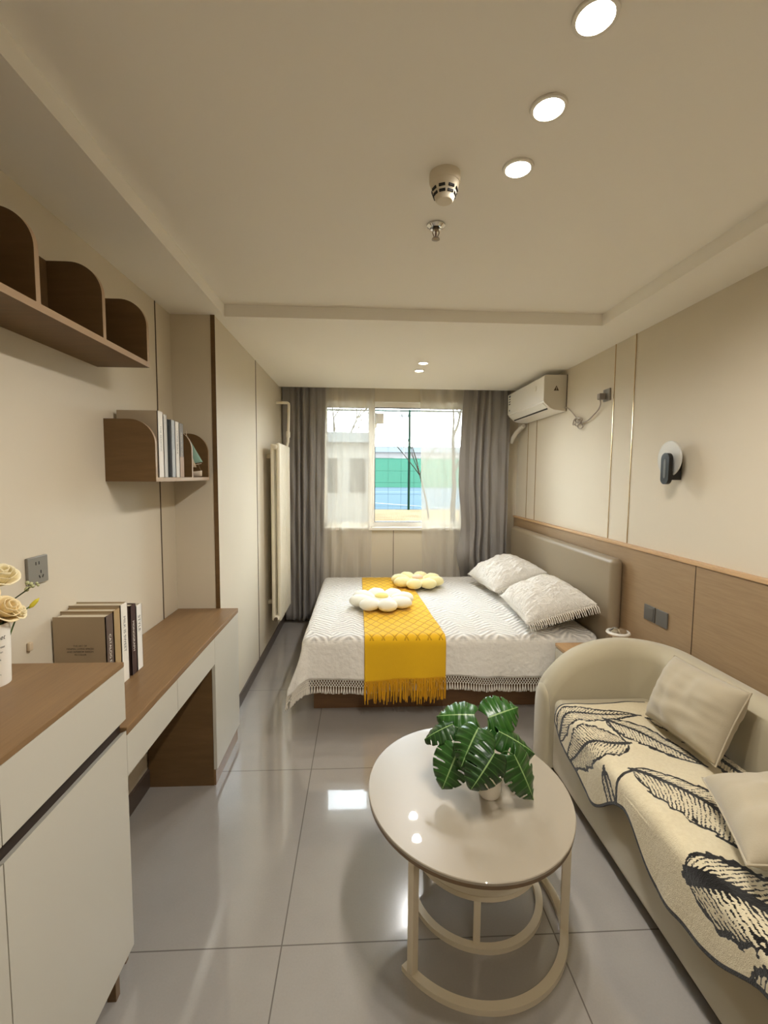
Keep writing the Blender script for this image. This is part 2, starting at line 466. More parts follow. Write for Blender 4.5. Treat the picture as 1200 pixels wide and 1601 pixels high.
# seams and metal strips
n = 0
def trim(mb, mat, label, **k):
    global n
    n += 1
    return struct('trim_%d' % n, mb, mat, label, **k)
trim(B(XREC, XREC + .003, 2.388, 2.394, .75, ZC), M['seam'], 'dark vertical seam in the recess wall')
trim(B(XL, XL + .003, 3.536, 3.542, .07, ZC), M['seam'], 'dark vertical seam in the left wall panels')
trim(B(XL - .02, XL + .003, YP - .004, YP, .75, ZC), M['browndark'], 'brown corner edge of the recess')
for y in (2.713, 2.934, 4.228, 4.444):
    trim(B(XR - .004, XR, y - .0028, y + .0028, 1.105, ZC), M['strip'], 'slim brassy metal strip set in the right wall')
trim(B(.341, .346, YB - .003, YB, .0, wz0 - .03), M['seam'], 'dark seam in the panel under the window')
wn = MB(); wn.box(XR - .022, XR, YN, 4.74, 0, 1.085)
trim(wn, M['wood'], 'oak veneer wainscot along the right wall')
trim(B(XR - .03, XR, YN, 4.74, 1.085, 1.105, .003), M['woodcap'], 'pale oak cap rail on the wainscot')
trim(B(XR - .0235, XR - .021, 2.098, 2.102, .2, 1.085), M['seam'], 'dark joint between two wainscot boards')
struct('baseboard_left', B(XL, XL + .012, YP, 4.75, 0, .075, .002), M['base'], 'dark taupe baseboard')
struct('baseboard_recess', B(XREC, XREC + .012, YN, YP, 0, .09, .002), M['base'])
# window
win = struct('window_1', (lambda m: (m.box(wx0, wx1, YB + .06, YB + .12, wz1 - .05, wz1, .004), m.box(wx0, wx1, YB + .06, YB + .12, wz0, wz0 + .045, .004),
    m.box(wx0, wx0 + .05, YB + .06, YB + .12, wz0, wz1, .004), m.box(wx1 - .05, wx1, YB + .06, YB + .12, wz0, wz1, .004),
    m.box(.085, .145, YB + .05, YB + .12, wz0, wz1, .004)) and m)(MB()), M['pvc'], 'white two pane window between the curtains')
def sash(x0, x1):
    m = MB(); z0, z1 = wz0 + .045, wz1 - .05; y0, y1 = YB + .075, YB + .105
    for a in ((x0, x1, z1 - .008, z1), (x0, x1, z0, z0 + .008), (x0, x0 + .006, z0, z1), (x1 - .006, x1, z0, z1)):
        m.box(a[0], a[1], y0, y1, a[2], a[3])
    g = struct('gasket', m, M['gasket'], parent=win)
    struct('pane', B(x0, x1, YB + .088, YB + .092, z0, z1), M['glass'], parent=g)
sash(wx0 + .05, .085); sash(.145, wx1 - .05)
hm = MB(); hm.box(.150, .172, YB + .028, YB + .06, 2.035, 2.155, .004); hm.box(.172, .236, YB + .028, YB + .044, 2.04, 2.15, .006); hm.box(.145, .165, YB + .03, YB + .05, 2.0, 2.04, .004)
struct('window_handle', hm, M['white'], 'white handle on the window mullion', parent=win)
struct('window_sill', B(wx0 - .02, wx1 + .02, YB - .03, YB + .1, wz0 - .03, wz0 + .002, .006), M['white'], parent=win)
struct('window_head', B(wx0, wx1, YB + .001, YB + .1, wz1 - .004, wz1 + .02), M['pvc'], parent=win)

# ------------------------------------------------------------------ ceiling fixtures
def downlight(x, y, z, r, mat, label, group, power, glow):
    t = thing('downlight', label, 'ceiling light', (x, y, z), group)
    obj('trim_ring', MB().lathe([(r, -.002), (r * 1.02, -.006), (r * 1.22, -.006), (r * 1.25, 0)], (x, y, z), 40, cap=False), M['white'], t, solid=.001)
    obj('diffuser', MB().lathe([(0, -.003), (r, -.003), (r, -.001), (0, -.001)], (x, y, z), 40, cap=False), mat, t)
    l = bpy.data.lights.new('downlight_beam', 'SPOT'); l.energy = power; l.spot_size = R(172); l.spot_blend = .7; l.shadow_soft_size = r; l.color = glow
    o = bpy.data.objects.new('downlight_beam', l); COL.objects.link(o); o.parent = t; o.location = (0, 0, -.012)
WARM = (1, .955, .89)
for i, (y, q) in enumerate(((.965, 'nearest the camera, largest of the row'), (1.194, 'middle of the row of three'), (1.418, 'beside the smoke detector, last of the row'))):
    downlight(.464, y, ZT, .036, M['lamp'], 'round lit ceiling downlight ' + q, 'downlights in the raised ceiling', 8, WARM)
downlight(.464, -.70, ZT, .036, M['lamp'], 'round fill downlight added to the ceiling behind the camera, out of view', 'downlights in the raised ceiling', 10, WARM)  # unseen extra fixture, added only to brighten the near end of the room
downlight(.466, 3.506, ZC, .033, M['lamp2'], 'small lit downlight over the bed, the nearer of two', 'downlights over the bed', 6.8, (1, 1, 1))
downlight(.468, 3.757, ZC, .033, M['lamp2'], 'small lit downlight over the bed, the farther of two by the curtains', 'downlights over the bed', 6.8, (1, 1, 1))

sx, sy = .253, 1.462
t = thing('smoke_detector', 'round ivory smoke detector on the ceiling beside the downlights', 'smoke detector', (sx, sy, ZT))
obj('base', MB().lathe([(.047, 0), (.0475, -.012), (.047, -.024), (.045, -.028)], (sx, sy, ZT), 40), M['ivory'], t)
obj('body', MB().lathe([(.044, -.026), (.043, -.034), (.037, -.050), (.028, -.074), (.024, -.079), (0, -.081)], (sx, sy, ZT), 40, cap=False), M['ivory'], t)
for k in range(8):
    a = 2 * PI * k / 8 + PI / 8
    mm = MB()
    for r0, z0 in ((.0372, -.0495), (.0322, -.0625)):
        b = B(-.0095, .0095, -.002, .002, -.0035, .0035).xf(Matrix.Translation((sx + r0 * math.cos(a), sy + r0 * math.sin(a), ZT + z0)) @ Matrix.Rotation(a - PI / 2, 4, 'Z'))
        mm.add(b.v, b.f)
    obj('vent_slot', mm, M['slot'], t)
px, py = .272, 1.744
t = thing('fire_sprinkler', 'chrome fire sprinkler head hanging below the smoke detector', 'sprinkler', (px, py, ZT))
obj('escutcheon', MB().lathe([(.034, -.001), (.033, -.005), (.022, -.012), (.014, -.010), (.012, -.006)], (px, py, ZT), 32, cap=False), M['chrome'], t, solid=.001)
m = MB(); m.lathe([(.010, -.002), (.010, -.018), (.006, -.020)], (px, py, ZT), 16)
for s in (-1, 1): m.tube([(px + s * .009, py, ZT - .014), (px + s * .012, py, ZT - .028), (px + s * .004, py, ZT - .046)], .002, 6)
obj('frame', m, M['brass'], t)
obj('bulb', MB().lathe([(.002, -.018), (.003, -.03), (.002, -.044)], (px, py, ZT), 10), plain('bulb_red', '#5a1710', .2), t)
obj('deflector', MB().lathe([(.004, -.046), (.014, -.048), (.015, -.051), (.005, -.054), (0, -.054)], (px, py, ZT), 24), M['brass'], t)

# ------------------------------------------------------------------ near cabinet
CY0, CY1, CZ = .40, 1.333, .957
t = thing('sideboard', 'cream fronted sideboard with a brown top, nearest on the left', 'cabinet', (-.85, .87, 0))
obj('body', B(XREC + .006, XD - .02, CY0, CY1, .07, CZ - .014), M['browndark'], t)
obj('top', B(XREC + .006, XD, CY0, CY1 + .002, CZ - .014, CZ, .0015), M['brown'], t)
for y0, y1 in ((CY0, .8655), (.8685, CY1)):
    f = MB().prism([(XD - .018, .79), (XD, .786), (XD, CZ - .0145), (XD - .018, CZ - .0145)], y0, y1)
    obj('drawer', f, M['cream'], t)
    d = MB().prism([(XD - .018, .072), (XD, .072), (XD, .750), (XD - .0178, .742)], y0, y1)
    obj('door', d, M['cream'], t)
obj('finger_groove', B(XD - .0198, XD - .0182, CY0, CY1, .735, .80), M['groove'], t)
for y in (1.235, .5): obj('foot', B(XD - .03, XD - .005, y, y + .022, 0, .07, .001), M['browndark'], t)
obj('foot', B(XREC + .03, XREC + .06, 1.235, 1.257, 0, .07, .001), M['browndark'], t)
# ------------------------------------------------------------------ desk
DZ = .757
t = thing('desk', 'long brown topped desk with cream drawers built along the left wall', 'desk', (-.85, 1.95, 0))
obj('desktop', B(XREC + .004, XD, CY1 + .004, YP - .002, DZ - .025, DZ, .003), M['brown'], t)
obj('front_rail', B(XREC + .02, XD - .02, CY1 + .006, 2.156, .615, DZ - .026), M['browndark'], t)
obj('drawer', B(XD - .018, XD - .002, CY1 + .006, 1.7135, .606, .731, .0012), M['cream'], t)
obj('drawer', B(XD - .018, XD - .002, 1.7165, 2.1585, .606, .731, .0012), M['cream'], t)
cb = obj('cupboard', B(XREC + .006, XD - .019, 2.158, YP - .003, .0, DZ - .026), M['browndark'], t)
dr = obj('door', B(XD - .018, XD - .002, 2.1592, YP - .003, .08, .731, .0012), M['cream'], cb)
obj('plinth', B(XD - .03, XD - .010, 2.162, YP - .02, 0, .0785), M['brown'], t)
obj('support', B(XREC + .014, XD - .03, CY1 + .006, CY1 + .022, .0, .614), M['browndark'], t)

# ------------------------------------------------------------------ shelves
def arch_panel(x0, x1, z0, z1, r, n=14):
    """wall side x0, outer side x1, outer top corner rounded"""
    p = [(x0, z0), (x1, z0)]
    for k in range(n + 1):
        a = PI / 2 * k / n
        p.append((x1 - r + r * math.cos(a), z1 - r + r * math.sin(a)))
    p.append((x0, z1)); return p
t = thing('wall_shelf', 'long empty wall shelf with three round cornered dividers, higher on the left wall', 'shelf', (-.92, 1.3, 1.915))
SX = -.82
def panel(par, x0, x1, y0, y1, z0, z1, r, nm='divider'):
    o = obj(nm, MB().prism(arch_panel(x0, x1, z0, z1, r), y0, y1), [M['browndark'], M['brownedge']], par, smooth=20)
    for p in o.data.polygons:
        if abs(p.normal.y) < .5: p.material_index = 1
    return o
obj('shelf_board', B(XREC, SX, .62, 1.868, 1.915, 1.935), [M['browndark'], M['brownedge']], t)
bo = t.children[-1] if t.children else None
for o in bpy.data.objects:
    if o.parent == t and o.name.startswith('shelf_board'):
        for p in o.data.polygons:
            if p.normal.x > .5: p.material_index = 1
for y in (.62, .935, 1.242, 1.547, 1.851): panel(t, XREC, SX, y, y + .017, 1.935, 2.167, .10)
obj('back_board', B(XREC, XREC + .032, .637, 1.851, 1.935, 2.167), M['browndark'], t)
t = thing('wall_shelf', 'short wall shelf holding books and a model boat, lower on the left wall', 'shelf', (-.92, 2.2, 1.473))
o = obj('shelf_board', B(XREC, SX, 1.895, 2.548, 1.473, 1.490), [M['browndark'], M['brownedge']], t)
for p in o.data.polygons:
    if p.normal.x > .5: p.material_index = 1
for y in (1.895, 2.292, 2.533): panel(t, XREC, SX, y, y + .015, 1.490, 1.722, .10, 'side_panel' if y != 2.292 else 'divider')

# ------------------------------------------------------------------ books
def book(y0, y1, xs, depth, z0, h, cover, label, group, spine=None, title=None, tmat=None, tsize=.02, tz=.1, front=None, page=None):
    t = thing('book', label, 'book', (xs - depth / 2, (y0 + y1) / 2, z0), group)
    y0 += .0006; y1 -= .0006
    cm = plain('book_cover', cover, .7, spec=.12); sm = plain('book_spine', spine, .7, spec=.12) if spine else cm
    m = MB(); th = min(.0025, (y1 - y0) * .2)
    m.box(xs - depth, xs, y0, y0 + th, z0, z0 + h); m.box(xs - depth, xs, y1 - th, y1, z0, z0 + h)
    m.box(xs - .003, xs, y0, y1, z0, z0 + h, mi=1)
    cv = obj('cover', m, [cm, sm], t, merge=False)
    obj('pages', B(xs - depth + .004, xs - .003, y0 + th, y1 - th, z0 + .003, z0 + h - .005), page or M['paper'], t)
    if title:
        ym = (y0 + y1) / 2
        text_part('spine_title', title, tsize, tmat or M['ink'], cv, lambda a, b: (xs + .0006, ym + b - tsize * .35, z0 + h - tz - a))
    if front:
        for k, (s, body) in enumerate(front):
            text_part('cover_text', body, s, M['ink'], cv, lambda a, b, k=k: (xs - depth * .5 + a, y0 - .0006, z0 + .172 - k * .010 + b), 'CENTER')
    return t
G1 = 'books standing on the short wall shelf'
LZ = 1.4905
SX2 = -.838
book(1.966, 2.018, SX2, .165, LZ, .275, '#aa9a82', 'tall book with a grey brown cover and white spine, first on the short wall shelf', G1, '#e6e2da', 'THE SEASONS', M['greylight'], .017, .06)
book(2.020, 2.058, SX2, .16, LZ, .268, '#a9a59c', 'tall book with a grey white spine beside the white one on the wall shelf', G1, '#c9c8c4')
book(2.060, 2.098, SX2 - .004, .16, LZ, .252, '#15130f', 'black spined book in the middle of the short wall shelf', G1, '#100f0d')
book(2.100, 2.142, SX2, .16, LZ, .254, '#b9bdbf', 'pale blue grey book next to the black one on the wall shelf', G1, '#b7bcbf', 'MODERN', M['grey'], .016, .06)
book(2.144, 2.188, SX2, .16, LZ, .252, '#dfdcd4', 'white book with small dark letters on its spine, on the wall shelf', G1, '#e4e0d8', 'LIVING SPACE', M['ink'], .017, .04)
gb = book(2.190, 2.240, SX2, .16, LZ, .25, '#8d8a85', 'grey and tan spined book, last in the row on the wall shelf', G1, '#8e8c89', 'ARCHITECTURE', M['inkwhite'], .016, .04)
ob = obj('spine_band', B(SX2 - .001, SX2 + .0005, 2.1908, 2.2392, LZ + .001, LZ + .095), plain('band_tan', '#a58c78', .6), gb)
G2 = 'books standing on the desk'
BX = -.842
BZ = DZ + .0005
book(1.534, 1.581, BX, .170, BZ, .272, '#a8967c', 'taupe book with dark title spine, facing the sideboard on the desk', G2, '#63544a', 'CATALOG DESIGN', M['inkwhite'], .018, .065, [(.008, 'THE ART OF'), (.008, 'MINIMAL LIVING SPACES'), (.008, 'AND INTERIOR DESIGN'), (.008, 'IN COLOR')], M['paper'])
book(1.583, 1.627, BX, .175, BZ, .277, '#a38d6c', 'tan spined book second in the row on the desk', G2, '#a88f68', 'home', M['brownedge'], .018, .2)
book(1.629, 1.678, BX, .180, BZ, .284, '#a39278', 'white spined book with black capitals on the desk', G2, '#e7e2d6', 'MILK IS SWEET', M['ink'], .020, .045)
book(1.680, 1.694, BX - .012, .150, BZ, .262, '#2d2d2b', 'thin dark book squeezed between white and brown ones on the desk', G2, '#3a4a48')
book(1.696, 1.738, BX, .165, BZ, .262, '#4c3b34', 'dark brown book near the end of the row on the desk', G2, '#4b3a35', 'MONOGRAPH', M['inkwhite'], .018, .06)
book(1.740, 1.784, BX, .160, BZ, .25, '#cfc9bd', 'white spined book with dark letters, last in the row on the desk', G2, '#e6e2da', 'STYLE', M['ink'], .024, .04)

# model sailboat
bx, by = -.872, 2.42
t = thing('model_sailboat', 'small wooden model sailboat with a green sail at the end of the wall shelf', 'ornament', (bx, by, LZ))
def hull(u, v):
    a = (u - .5) * 2; x = bx + a * .055
    w_ = .016 * (1 - abs(a) ** 2.2) ** .7 + .001
    th = PI * v
    return (x, by + w_ * math.cos(th) * 1.0, LZ + .028 - .027 * math.sin(th) + .006 * a * a)
obj('hull', MB().grid(16, 8, hull), M['boathull'], t, solid=.003)
obj('deck', MB().grid(12, 1, lambda u, v: (bx + (u - .5) * .10, by + (v - .5) * 2 * .0145 * (1 - abs((u - .5) * 1.9) ** 2.2) ** .7, LZ + .027)), M['boatcream'], t, solid=.002)
obj('mast', MB().tube([(bx - .018, by, LZ + .02), (bx - .018, by, LZ + .235)], [.003, .0018], 8), M['boathull'], t)
obj('boom', MB().tube([(bx - .02, by, LZ + .055), (bx + .055, by - .004, LZ + .07)], .002, 6), M['boathull'], t)
obj('mainsail', MB().grid(8, 10, lambda u, v: (bx - .014 + u * (1 - v) * .075, by - .012 * math.sin(PI * u) * (1 - v), LZ + .062 + v * .15 + u * (1 - v) * .016)), M['boatgreen'], t, solid=.0012)
obj('jib', MB().grid(8, 10, lambda u, v: (bx - .014 + u * (1 - v) * .05, by - .02 - .01 * math.sin(PI * u) * (1 - v), LZ + .05 + v * .13)), M['boatcream'], t, solid=.0012)
obj('rigging', MB().tube([(bx - .018, by, LZ + .22), (bx + .05, by, LZ + .035)], .0008, 5).tube([(bx - .018, by, LZ + .22), (bx - .05, by, LZ + .035)], .0008, 5), M['rope'], t)

# ------------------------------------------------------------------ left wall plates and flower bucket
t = thing('wall_socket', 'grey five hole socket plate on the left wall behind the flowers', 'socket', (XREC, 1.478, 1.2))
obj('plate', B(XREC, XREC + .01, 1.432, 1.522, 1.157, 1.243, .003), M['greylight'], t)
m = MB(); X0 = XREC + .0095
for y, z, a in ((1.466, 1.222, 0), (1.480, 1.222, 0), (1.487, 1.193, 0), (1.480, 1.178, .5), (1.495, 1.178, -.5)):
    b = B(0, .001, -.0018, .0018, -.005, .005).xf(Matrix.Translation((X0, y, z)) @ Matrix.Rotation(a, 4, 'X')); m.add(b.v, b.f)
obj('pin_slot', m, M['slot'], t)
t = obj('cable_clip', B(XREC, XREC + .012, 1.42, 1.436, .958, .985, .004), M['boatcream'])
tag(t, 'small beige plug stub on the left wall above the sideboard', 'cable clip')

vx, vy, vr, vz0, vz1 = -.957, 1.20, .050, CZ + .0005, 1.118
t = thing('flower_bucket', 'white paper flower bucket with printed lettering at the left edge of the sideboard', 'vase', (vx, vy, vz0))
bk = obj('bucket', MB().lathe([(0, .0), (vr - .004, 0), (vr, .16), (vr - .002, .16), (vr - .006, .006), (0, .006)], (vx, vy, vz0), 40, cap=False), [M['bucket']], t)
obj('lining', MB().lathe([(vr - .0065, .008), (vr - .0028, .158)], (vx, vy, vz0), 40, cap=False), M['kraft'], t)
def on_bucket(z):
    def f(a, b):
        ang = R(-38) + a / (vr * 1.01); rr = (vr - .004) + .004 * (z + b) / .16 + .0006
        return (vx + rr * math.cos(ang), vy + rr * math.sin(ang), vz0 + z + b)
    return f
for z, sz, body, sh in ((.122, .017, 'Bouquet', .25), (.100, .0085, 'Fleurs & plantes', .2), (.087, .0085, 'de la maison', .2), (.068, .007, 'depuis 1986', 0), (.056, .007, 'Paris', 0), (.030, .006, 'fresh flowers', 0)):
    text_part('lettering', body, sz, M['ink'], bk, on_bucket(z), 'CENTER', sh)

def rose(name, c, r, mat, label, tilt):
    t = thing(name, label, 'flower', c, 'cut roses in the white bucket')
    m = MB(); T = Matrix.Translation(c) @ Matrix.Rotation(tilt[0], 4, 'X') @ Matrix.Rotation(tilt[1], 4, 'Y')
    layers = [(3, .30, .95, .2), (4, .50, .9, .5), (5, .75, .75, .9), (6, 1.0, .5, 1.3)]
    for li, (n_, rad, top, flare) in enumerate(layers):
        for k in range(n_):
            a0 = 2 * PI * k / n_ + li * .7; wd = 2 * PI / n_ * .72
            def pt(u, v, a0=a0, wd=wd, rad=rad, top=top, flare=flare):
                a = a0 + (u - .5) * 2 * wd * (1 - .25 * (v ** 3))
                rr = r * rad * (.25 + .75 * math.sin(v * PI * .5)) * (1 + .12 * flare * v ** 4)
                z = r * (-.75 + (top + .75) * v - .25 * flare * v ** 5) - .12 * r * (2 * u - 1) ** 2 * v
                return tuple(T @ Vector((rr * math.cos(a), rr * math.sin(a), z)))
            m.grid(6, 6, pt)
    obj('petals', m, mat, t, solid=.0012, smooth=60)
    bot = T @ Vector((0, 0, -.75 * r))
    obj('stem', MB().tube([bot, (bot + Vector((vx, vy, vz0 + .13))) / 2 + Vector((0, 0, .0)), (vx + (c[0] - vx) * .2, vy + (c[1] - vy) * .2, vz0 + .02)], .0025, 6), M['stem'], t)
rose('rose', (-.93, 1.225, 1.235), .035, M['rose'], 'cream rose standing highest in the bucket, next to the wall socket', (.3, .5))
rose('rose', (-.945, 1.175, 1.205), .035, M['rose2'], 'peach rose at the left edge of the photo, below the highest rose', (.2, .6))
rose('rose', (-.915, 1.213, 1.150), .035, M['rose2'], 'open peach rose hanging low over the bucket rim', (.2, .9))
rose('rosebud', (-.898, 1.232, 1.138), .020, M['rose'], 'pale rosebud beside the low open rose', (-.2, 1.0))
t = thing('flower_sprig', 'thin green sprig with a yellow lily bud sticking out of the bucket', 'flower', (vx, vy, vz0 + .05), 'cut roses in the white bucket')
obj('stem', MB().tube([(vx + .01, vy + .01, vz0 + .02), (-.92, 1.22, 1.16), (-.90, 1.262, 1.185), (-.892, 1.285, 1.20)], .002, 6), M['stemdark'], t)
obj('stem', MB().tube([(vx + .01, vy + .01, vz0 + .02), (-.90, 1.23, 1.13), (-.885, 1.255, 1.145)], .002, 6), M['stem'], t)
obj('bud', MB().lathe([(0, 0), (.006, .01), (.005, .026), (0, .036)], (0, 0, 0), 10).xf(Matrix.Translation((-.886, 1.253, 1.14)) @ Matrix.Rotation(.6, 4, 'Y') @ Matrix.Rotation(-.5, 4, 'X')), M['bud'], t)
m = MB()
for k in range(9):
    p = Vector((-.893, 1.28, 1.195)) + Vector((random.uniform(-.012, .012), random.uniform(-.012, .012), random.uniform(-.012, .012)))
    m.ball(p, random.uniform(.003, .006), 8, 6)
obj('blossom', m, plain('sprig_green', '#b9bb8e', .7), t)

# ------------------------------------------------------------------ radiator
t = thing('radiator', 'tall cream column radiator on the left wall beside the curtain', 'radiator', (-.69, 4.03, .3))
ry0, ry1, rz0, rz1 = 3.765, 4.297, .29, 1.768
nn = 8; dy = (ry1 - ry0) / nn
for k in range(nn):
    y = ry0 + dy * k
    m = MB(); m.box(-.684, -.650, y + .006, y + dy - .006, rz0 + .005, rz1, .016, 4); m.box(-.728, -.700, y + .008, y + dy - .008, rz0 + .01, rz1 - .01, .008, 3)
    obj('column', m, M['radiator'], t)
m = MB()
for z in (rz0 + .035, rz1 - .035): obj('header', MB().tube([(-.69, ry0 - .004, z), (-.69, ry1 + .004, z)], .021, 20), M['radiator'], t)
for z in (rz0 + .035, rz1 - .035):
    obj('end_cap', MB().lathe([(.0, -.014), (.012, -.014), (.018, -.010), (.020, 0)], (-.69, ry0 - .003, z), 20, 'Y'), M['radiator'], t)
for ya_ in (3.9, 4.15):
    for za_ in (rz0 + .12, rz1 - .12): obj('bracket', B(-.785, -.69, ya_, ya_ + .03, za_, za_ + .03), M['radiator'], t)
obj('feed_pipe', MB().tube([(-.784, 4.36, 2.175), (-.68, 4.36, 2.175), (-.668, 4.36, 2.168), (-.666, 4.36, 2.15), (-.672, 4.36, 1.95), (-.676, 4.345, 1.82), (-.69, 4.325, rz1 - .035), (-.69, 4.30, rz1 - .035)], .013, 14), M['radiator'], t)
obj('valve', MB().lathe([(.017, -.02), (.019, -.01), (.019, .03), (.015, .04)], (-.674, 4.352, 1.875), 16), M['radiator'], t)
obj('drain_nut', MB().lathe([(0, 0), (.016, 0), (.016, .02), (.01, .028), (.01, .04)], (-.69, ry0 - .045, rz0 + .035), 12, 'Y'), M['brass'], t)

# ------------------------------------------------------------------ curtains
def curtain(name, label, group, mat, edge, y, z0, z1, folds, amp, seed, solid, nu=160, nv=40, extra=None, gather=.0):
    rnd = random.Random(seed); ph = [rnd.uniform(0, 6.28) for _ in range(4)]
    def fn(u, v):
        z = z1 + (z0 - z1) * v
        xa, xb = edge(v)
        f = folds
        uu = u + .018 * math.sin(2 * PI * u * 2 + ph[0]) + .01 * v * math.sin(2 * PI * u * 3 + ph[1])
        s = math.sin(2 * PI * uu * f + ph[2]); s = math.copysign(abs(s) ** .75, s)
        a = amp * (.55 + .45 * math.sin(2 * PI * u * 1.3 + ph[3])) * (.75 + .5 * v)
        x = xa + (xb - xa) * (u + .006 * math.sin(4 * PI * uu * f + ph[2]))
        p = [x, y + a * s + .006 * math.sin(9 * z + 20 * u), z]
        if extra: extra(p, u, v)
        return p
    o = obj(name, MB().grid(nu, nv, fn), mat, smooth=70, solid=solid)
    return tag(o, label, 'curtain', group)
curtain('drape', 'heavy grey drape on the left of the window, behind the radiator', 'grey window drapes', M['drape'],
        lambda v: (-.775 + .02 * v, -.345 - .035 * v), 4.64, .035, 2.50, 6.5, .034, 3, .003)
def bunch(p, u, v):
    # the hem side is caught on the mattress edge and bulges forward over the bed
    k = math.exp(-((v - .745) / .06) ** 2); e = math.exp(-((u - .16) / .20) ** 2)
    p[1] -= .115 * k * e
    p[0] -= .045 * k * max(0, 1 - u * 1.6)
    p[0] += .028 * math.exp(-((v - .60) / .10) ** 2) * max(0, 1 - u * 1.4)
    p[1] -= .008 * math.sin(26 * v + 14 * u) * k * e
    p[1] += .05 * math.exp(-((v - .95) / .10) ** 2) * e
curtain('drape', 'heavy grey drape on the right of the window, bunched on the bed beside the pillows', 'grey window drapes', M['drape'],
        lambda v: (1.045 - .05 * math.sin(PI * min(1, v * 1.1)), 1.515), 4.645, .10, 2.50, 6.2, .032, 8, .003, extra=bunch)
curtain('sheer_curtain', 'white sheer curtain on the left half of the window', 'white sheer curtains', M['sheer'],
        lambda v: (-.37 - .03 * v, .146 - .035 * v), 4.71, .25, 2.50, 4.6, .012, 5, 0)
curtain('sheer_curtain', 'white sheer curtain on the right half of the window', 'white sheer curtains', M['sheer'],
        lambda v: (.597 + .055 * v, 1.06 + .03 * v), 4.71, .25, 2.50, 3.9, .012, 11, 0)

# ------------------------------------------------------------------ bed
BX0, BX1, BY0, BY1, BT = -.325, 1.535, 2.81, 4.50, .478
bed = thing('bed', 'double bed with a brown plinth and taupe leather headboard', 'bed', (.65, 3.65, 0))
obj('base', B(-.297, 1.56, 2.885, 4.45, 0, .27, .004), M['bedbase'], bed)
obj('mattress', B(BX0 + .01, BX1, BY0 + .015, BY1, .272, BT, .04, 4), M['mattress'], bed)
hb = B(1.53, XR - .024, 2.685, 4.60, .30, 1.01, .035, 5)
obj('headboard', hb, M['leather'], bed)
def nz(x, y, s, seed=0): return noise.noise(Vector((x * s, y * s, seed)))
def ztop(x, y):
    wr = .006 * nz(x, y, 3.2, 1) + .005 * nz(x, y * .6, 9, 2)
    cr = .018 * max(0, nz(x + .35 * y, y * .35, 11, 5)) * max(0, min(1, (x - .5) / .4)) * max(0, min(1, (4.0 - y) / .5))
    return BT + .022 + wr + cr
def drape(u, v, off=0.0, rr=.045):
    """flat cloth point (u, v) laid over the mattress: hangs past the foot (x) and front (y) edges"""
    X0, Y0 = BX0 + .01, BY0 + .01
    a, b = max(0, X0 - u), max(0, Y0 - v)
    cx, cy = max(u, X0), max(v, Y0)
    L = math.hypot(a, b)
    z = ztop(cx, cy)
    if L < 1e-6: return Vector((u, v, z + off)), Vector((0, 0, 1))
    dx, dy = -a / L, -b / L
    s2 = math.sin(2 * math.atan2(b, a)) ** 2
    q = rr * PI / 2
    if L < q:
        th = L / rr; out, drop = rr * math.sin(th), rr * (1 - math.cos(th)); nx, nzv = math.sin(th), math.cos(th)
    else:
        k = .06 + .30 * s2
        wob = .012 * math.sin(17 * (u if b > a else v) + 1.5) * (L - q) / .25
        out = rr + (L - q) * k + wob; drop = rr + (L - q) * math.sqrt(max(.1, 1 - k * k)); nx, nzv = 1, .1
        drop += .012 * math.sin(6.0 * u + 2) * (L - q) / .25
    return Vector((cx + dx * (out + off * nx), cy + dy * (out + off * nx), z - drop + off * nzv)), Vector((dx, dy, 0))
OV = .275
us = BX0 + .01 - OV; vs_ = BY0 + .01 - OV; UE, VE = 1.505, 4.51
cov = obj('bedspread', MB().grid(170, 150, lambda a, b: drape(us + a * (UE - us), vs_ + b * (VE - vs_))[0][:]), M['quilt'], smooth=80, solid=.004)
tag(cov, 'white quilted bedspread with a knotted fringe hem spread over the bed', 'bedspread')
# knotted fringe along the hem
m = MB()
def hem(s):      # s along: foot side (from far to near corner) then the front
    LA = VE - vs_
    if s < LA: return drape(us, VE - s, 0)
    return drape(us + (s - LA), vs_, 0)
total = (VE - vs_) + (1.50 - us)
sp_ = .0165; N_ = int(total / sp_)
def dn(p, nrm, d, o=0): return p + Vector((0, 0, -d)) + nrm * (o + .12 * d)
for i in range(N_):
    s = i * sp_; p, q = hem(s); p2, q2 = hem(s + sp_)
    k = 1.0 if p.z > .14 else .55
    for (a, an, b, bn) in ((p, q, p2, q2), (p2, q2, p, q)):
        m.tube([dn(a, an, -.004), dn(b, bn, .022 * k), dn(a, an, .044 * k)], .0021, 4)
    base = dn(p, q, .044 * k)
    m.ball(base, .0042, 6, 4)
    tl = .040 * k + random.uniform(-.004, .005)
    for w_ in (-.35, 0, .35):
        tip = dn(p.lerp(p2, w_), q, .044 * k + tl) + Vector((random.uniform(-.002, .002), random.uniform(-.002, .002), 0))
        tip.z = max(tip.z, .004)
        m.tube([base, base.lerp(tip, .5) + q * .001, tip], [.0024, .0028, .0016], 4)
obj('fringe', m, M['cotton'], cov, smooth=60, merge=False, fixn=False)

